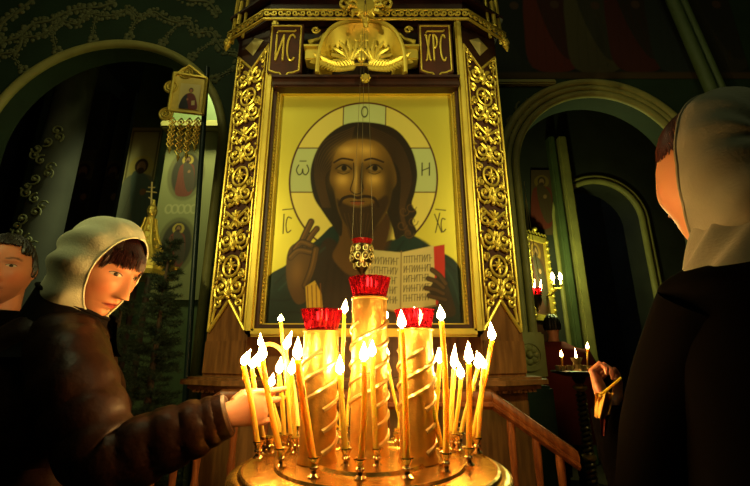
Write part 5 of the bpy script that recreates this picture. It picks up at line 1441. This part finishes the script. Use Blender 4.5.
# gilded tent-shaped canopy with a cross
TY = 2.62
s_ = U(150, 230, TY); mpp = TY / ray(150, 230).y / F
tab = thing('gilded_canopy', 'gilded spired canopy topped with a ball and cross behind the fir tree', 'canopy', (s_.x - .01, TY, 0))
c0 = U(152, 270, TY); 
mb = MB()
prof = [(29, 270), (29, 264), (26, 261), (22, 257), (15, 248), (10.5, 240), (7.5, 232), (5.6, 225), (4.6, 219), (3, 217), (4.6, 214), (5, 210.5), (4.0, 207), (2, 205), (1.2, 200)]
pz = [(r * mpp, U(152, y, TY).z) for r, y in prof]
mb.lathe([(r, z) for r, z in pz], (s_.x - .005, TY, 0), 8); rf = mb.build('spire', 'gold_chased', tab, smooth=False)
mb = MB()
for j in range(8):
    a = 2 * math.pi * j / 8; mb.tube([(s_.x - .005 + math.cos(a) * (r + .003), TY + math.sin(a) * (r + .003), z) for r, z in pz[2:9]], .008, 6)
    for k in range(2, 8):
        r, z = pz[k]; a2 = a + math.pi / 8
        mb.ball((s_.x - .005 + math.cos(a2) * r * .95, TY + math.sin(a2) * r * .95, z), .014 - .0010 * k, 5)
        if k % 2 == 0: mb.tube([(s_.x - .005 + math.cos(a + u_) * r * (1 - .07 * (u_ > .1 and u_ < .7)), TY + math.sin(a + u_) * r * (1 - .07 * (u_ > .1 and u_ < .7)), z) for u_ in (0, .2, .39, .58, .785)], .006, 5)
for j in range(8):
    a = 2 * math.pi * (j + .5) / 8; mb.ball((s_.x - .005 + math.cos(a) * pz[0][0], TY + math.sin(a) * pz[0][0], pz[0][1] + .02), .022, 6)
mb.build('relief', 'gold', rf)
ctp, cbt = U(152, 182, TY), U(151, 207, TY)
x = MB().tube([cbt, ctp], .006, 6)
for y, w in ((188, 3.4), (192, 5.4)): 
    p = U(151.6, y, TY); x.tube([p + Vector((-w * mpp, 0, .004)), p + Vector((w * mpp, 0, -.004 if y > 190 else .004))], .005, 6)
p = U(151.3, 199, TY); x.tube([p + Vector((-3 * mpp, 0, .012)), p + Vector((3 * mpp, 0, -.012))], .005, 6)
x.build('cross', 'gold_pale', tab)
zc0 = pz[0][1]
for j in range(4):
    a = math.pi / 4 + j * math.pi / 2; MB().tube([(s_.x + math.cos(a) * .15, TY + math.sin(a) * .15, zc0 - .02), (s_.x + math.cos(a) * .15, TY + math.sin(a) * .15, .85)], .018, 8).build('post', 'wood_dark', tab)
MB().box((s_.x, TY, .425), (.36, .36, .85), bev=.01).build('pedestal', 'wood_dark', tab)
MB().lathe([(.20, -.05), (.21, -.02), (.20, .0)], (s_.x - .005, TY, zc0), 8).build('eave', 'gold', tab, smooth=False)
# fir trees between the woman and the kiot
def fir(name, label, x, y, h, r, seed, crown0=.25):
    rnd = random.Random(seed); t = thing(name, label, 'tree', (x, y, 0), 'fir trees beside the icon case')
    MB().tube([(x, y, .08), (x, y, h * .5), (x, y, h)], [.035, .02, .004], 8).build('trunk', 'bark', t)
    MB().lathe([(.13, 0), (.16, .16), (.15, .16), (.02, .14)], (x, y, 0), 16).build('pot', 'wood_dark', t)
    nd = MB()
    def needle(p, d, L):
        s = d.orthogonal().normalized() * .0016; q = d.cross(s).normalized() * .0016
        nd.add([p + s, p - s * .5 + q, p - s * .5 - q, p + d * L], [(0, 1, 3), (1, 2, 3), (2, 0, 3)])
    z = crown0
    while z < h - .02:
        f = 1 - (z - crown0) / (h - crown0); n_ = 8 + int(9 * f)
        for k in range(n_):
            a = rnd.uniform(0, 6.28); L = r * f ** .8 * rnd.uniform(.7, 1.05) + .05
            d = Vector((math.cos(a), math.sin(a), rnd.uniform(-.1, .45))).normalized(); p0 = Vector((x, y, z + rnd.uniform(-.03, .03)))
            P_ = [p0 + d * L * q + Vector((0, 0, -.25 * L * (q ** 2) + .2 * L * q ** 3)) for q in np.linspace(0, 1, 7)]
            nd.tube(P_, [.005, .004, .0035, .003, .0025, .002, .001], 4)
            for sd in (0, -1, 1):
                for i in range(1 if sd else 0, 6):
                    base = P_[i]; dr = (P_[i + 1] - P_[i]).normalized()
                    if sd:
                        side = dr.cross(Vector((0, 0, 1))).normalized() * sd; e = base + (dr * .6 + side).normalized() * L * .28 * (1 - i / 7) ; seg = [base, e]; nd.tube(seg, [.002, .001], 3)
                    else: seg = [base, P_[i + 1]]
                    m_ = max(3, int((seg[1] - seg[0]).length / .009))
                    ax = (seg[1] - seg[0]).normalized()
                    for j in range(m_):
                        p = seg[0] + (seg[1] - seg[0]) * (j / m_)
                        for _ in range(2):
                            o = Vector((rnd.gauss(0, 1), rnd.gauss(0, 1), rnd.gauss(0, 1))); o = (o - ax * o.dot(ax)).normalized()
                            needle(p, (o + ax * .8).normalized(), rnd.uniform(.022, .036))
        z += rnd.uniform(.045, .07)
    nd.build('foliage', 'fir', t, smooth=False)
p = U(158, 330, 2.2); fir('fir_tree', 'tall dark fir tree just left of the icon case', p.x, 2.2, U(180, 236, 2.2).z, .20, 5, .35)
p = U(116, 340, 1.95); fir('fir_tree', 'lower dark fir tree beside the womans face', p.x, 1.95, U(125, 290, 1.95).z, .18, 6, .35)
# ---- pillars and walls seen through the left arch
def pier(name, x0, x1, y, d, z1, m): return struct(MB().box(((x0 + x1) / 2, y + d / 2, z1 / 2), (x1 - x0, d, z1)).build(name, m, smooth=False))
PY = 4.7
a, b = U(119, 200, PY), U(152, 200, PY)
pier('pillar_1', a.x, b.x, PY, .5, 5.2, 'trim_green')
za, zb = U(135, 262, PY).z, U(140, 128, PY).z
def fn(P, w, h):
    P.fill(abs(np.maximum(abs(P.X - w / 2) - w * .44, abs(P.Y - h / 2) - h * .47)) - .012, srgb(120, 110, 60), .01)
    saint(P, w * .52, h * .10, h * .66, srgb(120, 122, 96), srgb(96, 112, 96), halo=srgb(196, 176, 90))
panel('pillar_painting', 'mural', (a.x + .01, PY - .01, za), (b.x - .01, PY - .01, za), (a.x + .01, PY - .01, zb), 70, 150, fn, base=srgb(186, 174, 112))
P2 = 4.1
a, b = U(158, 200, P2), U(212, 200, P2)
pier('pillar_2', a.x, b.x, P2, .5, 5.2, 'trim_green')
struct(MB().box(((a.x + b.x) / 2, P2 + .2, U(170, 128, P2).z), (b.x - a.x + .12, .6, .10), bev=.02).build('trim_8', 'trim_cream'))
za, zb = U(180, 300, P2).z, U(180, 132, P2).z
def fn(P, w, h):
    for cy in (.30, .72):
        P.fill(P.ell(w * .46, h * cy, w * .36, h * .16), srgb(120, 116, 70), .02); P.fill(P.ell(w * .46, h * cy, w * .28, h * .135), srgb(66, 60, 40), .02)
        saint(P, w * .46, h * (cy - .13), h * .25, srgb(120, 60, 40), srgb(80, 70, 50))
    for k in range(5):
        for s in (0, 1): P.stroke([(w * .46 + (k - 2) * w * .12 + w * .06 * math.cos(t * .4 + s * 3), h * .51 + h * .025 * math.sin(t * .4 + s * 3)) for t in range(12)], .014, srgb(186, 180, 120), .012)
panel('pillar_painting', 'mural', (a.x + .01, P2 - .01, za), (b.x - .01, P2 - .01, za), (a.x + .01, P2 - .01, zb), 80, 200, fn, base=srgb(150, 150, 94))
P3 = 5.6
for k, (x0, x1) in enumerate(((-6, 46), (62, 84), (96, 112))):
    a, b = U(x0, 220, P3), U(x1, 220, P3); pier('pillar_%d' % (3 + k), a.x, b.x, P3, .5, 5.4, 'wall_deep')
    if k:
        za, zb = U(60, 262, P3).z, U(70, 150, P3).z
        def fn(P, w, h): saint(P, w * .5, h * .08, h * .8, srgb(60, 52, 40), srgb(50, 44, 40), halo=srgb(110, 96, 50))
        panel('pillar_painting', 'mural', (a.x + .01, P3 - .01, za), (b.x - .01, P3 - .01, za), (a.x + .01, P3 - .01, zb), 50, 110, fn, base=srgb(84, 84, 58))
# column near the left edge with leaf ornament and a little painted saint
cY = 3.9; c = U(44, 220, cY)
struct(MB().lathe([(.24, 0), (.24, .2), (.19, .24), (.18, 2.2), (.175, 5.6)], (c.x, cY, 0), 28).build('pillar_6', 'wall_deep'))
mb = MB()
for k in range(26):
    z = U(44, 300, cY).z + k * .07; a = -1.57 + .55 * math.sin(k * 1.1)
    q = Vector((c.x + .2 * math.cos(a), cY + .2 * math.sin(a), z))
    mb.tube([q + Vector((math.cos(t * .6 + k) * (.06 - .004 * t), -.004, math.sin(t * .6 + k) * (.06 - .004 * t))) for t in range(11)], .009, 5)
    mb.ball(q, .02, 5)
struct(mb.build('trim_9', 'relief_cream'))
# ---- beyond the right arch: a second, lower arch with a dark bay, lit pilasters, a gilt framed icon with sconces
Y2 = 5.4
R2 = circ3(xz(U(560, 215, Y2)), xz(U(597, 183, Y2)), xz(U(640, 235, Y2)))
print('R2', R2)
pts = [(ROOM_X1, 0), (ROOM_X1, ROOM_Z), (.2, ROOM_Z), (.2, 0)]
ol = arch_pts(R2) + pts
struct(plate(ol, Y2, Y2 + .4, 'wall_inner', 'wall_deep'))
arch_trim('trim_10', R2, (.03, .10), (.045, .03), 'trim_cream', Y2)
for k, (xa, xb, m) in enumerate(((566, 573, 'trim_green'), (577, 586, 'trim_cream'))):
    a, b = U(xa, 270, Y2 - .12), U(xb, 270, Y2 - .12)
    struct(MB().box(((a.x + b.x) / 2, Y2 - .06, 2.2), (b.x - a.x, .14, 4.4), bev=.02).build('trim_%d' % (11 + k), m))
def fn(P, w, h): saint(P, w * .5, h * .1, h * .8, srgb(110, 40, 26), srgb(80, 60, 34), halo=srgb(130, 100, 40))
a, b = U(531, 235, Y2 - .02), U(553, 235, Y2 - .02)
panel('wall_painting', 'mural', a, b, U(531, 170, Y2 - .02), 40, 80, fn, base=srgb(90, 66, 40))
GY = 4.95
fi = thing('framed_icon', 'tall gilt framed icon on the far wall behind the sconce lights', 'icon', U(542, 318, GY))
c4 = [U(531, 322, GY), U(554, 322, GY + .3), U(554, 240, GY + .3), U(531, 250, GY)]
# it stands turned to the left, like a leaf of a folding screen
u_ = (c4[1] - c4[0]); u_.z = 0; W_ = u_.length; u_.normalize(); n_ = Vector((u_.y, -u_.x, 0)); H_ = c4[2].z - c4[1].z
o_ = Vector((c4[0].x, c4[0].y, c4[1].z)); v_ = Vector((0, 0, 1))
fr_ = MB()
for x0, y0, w_, h_ in ((0, 0, W_, .07), (0, H_ - .07, W_, .07), (0, .07, .06, H_ - .14), (W_ - .06, .07, .06, H_ - .14)):
    fr_.prism([(x0, y0), (x0 + w_, y0), (x0 + w_, y0 + h_), (x0, y0 + h_)], (o_, u_, v_, n_), .05)
for k in range(7): fr_.tube([o_ + u_ * (W_ * (k + .5) / 7 + .03 * math.cos(t * .6)) + v_ * (H_ + .03 + .03 * math.sin(t * .6)) + n_ * .03 for t in range(11)], .010, 5)
fr_.ball(o_ + u_ * W_ * .5 + v_ * (H_ + .10) + n_ * .03, .035, 6)
for s in (0, 1):
    for k in range(12): fr_.ball(o_ + u_ * (.03 + s * (W_ - .06)) + v_ * (H_ * (k + .5) / 12) + n_ * .05, .026, 5)
fr_.build('frame', 'gold', fi)
def fn(P, w, h): saint(P, w * .5, h * .05, h * .9, srgb(70, 34, 20), srgb(56, 46, 30), halo=srgb(150, 110, 40))
q0 = o_ + u_ * .05 + v_ * .06 + n_ * .01
panel('painted_panel', 'mural', q0, q0 + u_ * (W_ - .1), q0 + v_ * (H_ - .12), 50, 110, fn, fi, base=srgb(96, 66, 30), structure=False)
MB().prism([(.02, .02), (W_ - .02, .02), (W_ - .02, H_ - .02), (.02, H_ - .02)], (o_ - n_ * .03, u_, v_, n_), .035).build('board', 'wood_dark', fi)
MB().prism([(0, -o_.z), (W_, -o_.z), (W_, 0), (0, 0)], (o_ - n_ * .12, u_, v_, n_), .14).build('stand', 'wood_dark', fi, smooth=False)
# two-light sconce
SY = 4.75; sc = U(557, 286, SY)
sn = thing('wall_sconce', 'gilt wall sconce with two glowing lights beside the far framed icon', 'sconce', sc)
MB().tube([sc + Vector((.06, .5, -.05)), sc + Vector((.03, .25, -.07)), sc + Vector((0, 0, -.03))], .012, 8).lathe([(.05, 0), (.06, .02), (.03, .03)], sc + Vector((.06, .48, -.05)), 12, (0, -1, 0)).build('bracket', 'gold', sn)
for dx in (-3.6, 4.2):
    p = U(557 + dx, 284, SY)
    MB().tube([sc + Vector((0, 0, -.03)), p + Vector((0, 0, -.05)), p + Vector((0, 0, -.01))], .009, 6).build('arm', 'gold', sn)
    MB().lathe([(.008, -.02), (.026, -.005), (.016, 0), (.013, .035), (.012, .05)], p, 10).build('candle_cup', 'gold_pale', sn)
    MB().lathe([(.012, .05), (.024, .075), (.022, .10), (.008, .135), (.001, .145)], p, 10).build('bulb', 'bulb', sn)
# red hanging lamp at the arch
LYY = 3.75; q = U(537, 300, LYY); mp = LYY / ray(537, 300).y / F
rl = thing('hanging_lamp', 'small red glass hanging lamp with two flames by the right arch', 'lamp', q + Vector((0, 0, -12 * mp)))
MB().lathe([(.4 * mp, -13 * mp), (1.6 * mp, -11 * mp), (1 * mp, -9 * mp), (3.4 * mp, -5 * mp), (5 * mp, 0), (4.4 * mp, 3 * mp), (4.8 * mp, 5 * mp)], q, 16).build('bowl', 'brass_old', rl)
MB().lathe([(3.9 * mp, 3 * mp), (4.9 * mp, 8 * mp), (5.6 * mp, 12 * mp), (4.9 * mp, 12 * mp), (3.4 * mp, 4 * mp)], q, 16).build('glass_cup', 'red_glass', rl)
for j in range(3):
    a = j * 2.09; MB().tube([q + Vector((math.cos(a) * 5.5 * mp, math.sin(a) * 5.5 * mp, 4 * mp)), q + Vector((0, 0, 1.1)), q + Vector((0, 0, RA[1] + RA[2] - q.z - .6))], .003, 5).build('chain', 'brass_bright', rl)
for dx in (-2.6, 3.6): flame('flame', U(537 + dx, 292, LYY), U(537 + dx + .2, 279, LYY), .011, rl, 'flame_far')
# small candle stand farther back on the right
KY2 = 3.6; t0 = UZ(578, 371, U(578, 371, KY2).z); m2 = KY2 / ray(578, 371).y / F; zt = t0.z
st2 = thing('candle_stand', 'small dark candle stand with twisted stem and three candles, behind at right', 'candle stand', (t0.x, KY2, 0))
MB().lathe([(3 * m2, -6 * m2), (14 * m2, -4.5 * m2), (25 * m2, -1.4 * m2), (26 * m2, 0), (24.5 * m2, .6 * m2), (23.5 * m2, -.6 * m2), (2 * m2, 0)], (t0.x, KY2, zt), 36).build('tray', 'black_iron', st2)
L = zt - 5 * m2 - .06
MB().lathe([(.19, 0), (.20, .03), (.06, .07), (.035, .12), (.030, L * .5), (.030, L), (.05, L + .03), (.055, L + .06)], (t0.x, KY2, 0), 20).build('column', 'black_iron', st2)
tw = MB()
for k in range(2): tw.tube([(t0.x + .034 * math.cos(a * .5 + k * math.pi), KY2 + .034 * math.sin(a * .5 + k * math.pi), .16 + a * .0062) for a in range(int((L - .22) / .0062))], .011, 6)
tw.build('twisted_stem', 'brass_old', st2)
for z in (.14, L * .45, L - .03): MB().lathe([(.03, -.03), (.055, -.01), (.055, .01), (.03, .03)], (t0.x, KY2, z), 14).build('knop', 'brass', st2)
for x_ in (558, 564, 571, 583, 590, 597): MB().lathe([(.012, 0), (.015, .02), (.022, .045), (.018, .045)], (U(x_, 371, KY2 - .06 - .03 * (x_ % 2)).x, KY2 - .06 - .03 * (x_ % 2), zt), 10).build('candle_socket', 'brass_bright', st2)
for dx, dy in ((-.12, .1), (0, .16), (.12, .1)): MB().lathe([(.012, 0), (.015, .02), (.022, .045), (.018, .045)], (t0.x + dx, KY2 + dy, zt), 10).build('candle_socket', 'brass_bright', st2)
cu = thing('oil_cup', 'small pale cup with a flame at the centre of the back candle stand', 'votive lamp', (t0.x, KY2, zt))
MB().lathe([(.05, 0), (.02, .02), (.016, .05), (.035, .075), (.05, .11), (.046, .11), (.03, .08), (.01, .06)], (t0.x, KY2, zt), 16).build('cup', 'brass_bright', cu)
for j in range(6): MB().tube([(t0.x + .045 * math.cos(j), KY2 + .045 * math.sin(j), zt + .02), (t0.x + .02 * math.cos(j + .5), KY2 + .02 * math.sin(j + .5), zt + .09)], .006, 5).build('leaf', 'gold_pale', cu) if j < 4 else None
flame('flame', (t0.x, KY2, zt + .075), (t0.x, KY2, U(577, 348, KY2).z), .009, cu, 'flame_far')
for k, (x_, y0, y1, yf, lab) in enumerate(((563, 371, 357, 350, 'burning candle at the left of the small back stand'), (587.5, 370, 349, 342, 'burning candle at the right of the small back stand'))):
    b = U(x_, y0, KY2); th = thing('candle', lab, 'candle', b, 'candles on the back stand')
    t = U(x_ - (1.5 if k == 0 else 0), y1, KY2)
    MB().tube([b, t], .008, 8).build('wax_stick', 'wax', th); MB().tube([t, t + Vector((0, 0, .006))], .0012, 5).build('wick', 'wick', th)
    flame('flame', t + Vector((0, 0, .002)), U(x_ - (2 if k == 0 else 0), yf, KY2), .013, th, 'flame_far')
# ---- painted robed figures over the right arch and the rib at the far right
def fn(P, w, h):
    rb = [(srgb(36, 38, 28), srgb(28, 30, 24)), (srgb(96, 34, 16), srgb(60, 24, 14)), (srgb(84, 76, 46), srgb(56, 52, 34)), (srgb(74, 28, 18), srgb(44, 32, 24)), (srgb(40, 46, 42), srgb(30, 34, 34)), (srgb(50, 44, 30), srgb(36, 34, 26))]
    for k, (a_, b_) in enumerate(rb): saint(P, w * (.09 + k * .165), h * (.06 + .01 * (k % 2)), h * .92, a_, b_, halo=srgb(70, 58, 26), skin=srgb(80, 54, 34))
    P.fill(P.Y - h * .05, srgb(78, 58, 30), .02)
zz0 = U(590, 79, WY).z
xl = RA[0] - RA[2] * .9
panel('wall_mural', 'mural', (xl - .25, WY - .006, zz0), (xl + 2.2, WY - .006, zz0), (xl - .25, WY - .006, zz0 + 1.4), 220, 130, fn, base=srgb(26, 28, 20))
a, b = U(672, 0, WY - .1), U(712, 92, WY - .1)
struct(MB().tube([a + (a - b) * .3, a, b, b + (b - a) * .5], [(.05, .05)] * 4, 12).tube([a + (a - b) * .3 + Vector((.10, 0, 0)), a + Vector((.10, 0, 0)), b + Vector((.10, 0, 0)), b + (b - a) * .5 + Vector((.10, 0, 0))], .035, 12).build('trim_13', 'trim_green'))
# dark robed saints on the spandrel, upper left
# ---------------------------------------------------------------- light
def point(name, loc, col, e, r=.08):
    l = bpy.data.lights.new(name, 'POINT'); l.energy = e; l.color = col; l.shadow_soft_size = r
    o = bpy.data.objects.new(name, l); o.location = loc; C.objects.link(o); return o
def spot(name, loc, to, col, e, ang, blend=.6, r=.06):
    l = bpy.data.lights.new(name, 'SPOT'); l.energy = e; l.color = col; l.spot_size = R(ang); l.spot_blend = blend; l.shadow_soft_size = r
    o = bpy.data.objects.new(name, l); o.location = loc; C.objects.link(o)
    o.rotation_euler = (Vector(to) - Vector(loc)).to_track_quat('-Z', 'Y').to_euler(); return o
spot('icon_lamp', (-1.75, .5, 2.6), (KX - .1, KY, 2.05), (1, .92, .33), 95, 82, .7)
spot('icon_lamp', (1.65, .5, 2.6), (KX + .1, KY, 2.05), (1, .92, .33), 95, 82, .7)
point('chandelier_light', (-1.4, .2, 5.0), (.95, 1, .45), 26, .4)
point('chandelier_light', (1.6, -.2, 5.0), (.95, 1, .45), 17, .4)
point('far_room_fill', (2.4, 7.4, 4.6), (.75, .9, 1), 9, .2)  # bluish fill light, added to lift the black bay beyond the right arch
p = U(557, 276, SY); point('sconce_light', p + Vector((0, -.05, .02)), (.85, 1, .32), 30, .04)
spot('pillar_fill', (-1.75, 3.65, 5.0), (-2.55, 4.6, 2.7), (.95, 1, .45), 420, 62, .6, .1)  # unseen fill spot, added to brighten the painted pillars through the left arch
point('banner_fill', (-1.75, 1.5, 4.2), (1, .95, .4), 7, .1)  # added fill light that brightens the banner, no fixture there
w = bpy.data.worlds.new('dim'); bpy.context.scene.world = w; w.use_nodes = True
w.node_tree.nodes['Background'].inputs['Color'].default_value = (.5, .55, .4, 1); w.node_tree.nodes['Background'].inputs['Strength'].default_value = .004
# ---------------------------------------------------------------- camera
cam = bpy.data.cameras.new('camera'); cam.lens = 19.2; cam.sensor_width = 36; cam.clip_start = .02
co = bpy.data.objects.new('camera', cam); C.objects.link(co); co.location = (0, 0, H); co.rotation_euler = (math.pi / 2 + TILT, 0, 0)
sc_ = bpy.context.scene; sc_.camera = co
vs = sc_.view_settings; vs.view_transform = 'Standard'; vs.look = 'None'; vs.exposure = 0; vs.gamma = 1; vs.use_curve_mapping = False
sc_.cycles.sample_clamp_indirect = 4; sc_.cycles.max_bounces = 6
sc_.cycles.caustics_reflective = False; sc_.cycles.caustics_refractive = False
for o in bpy.data.objects:
    if '_loc' in o: del o['_loc']
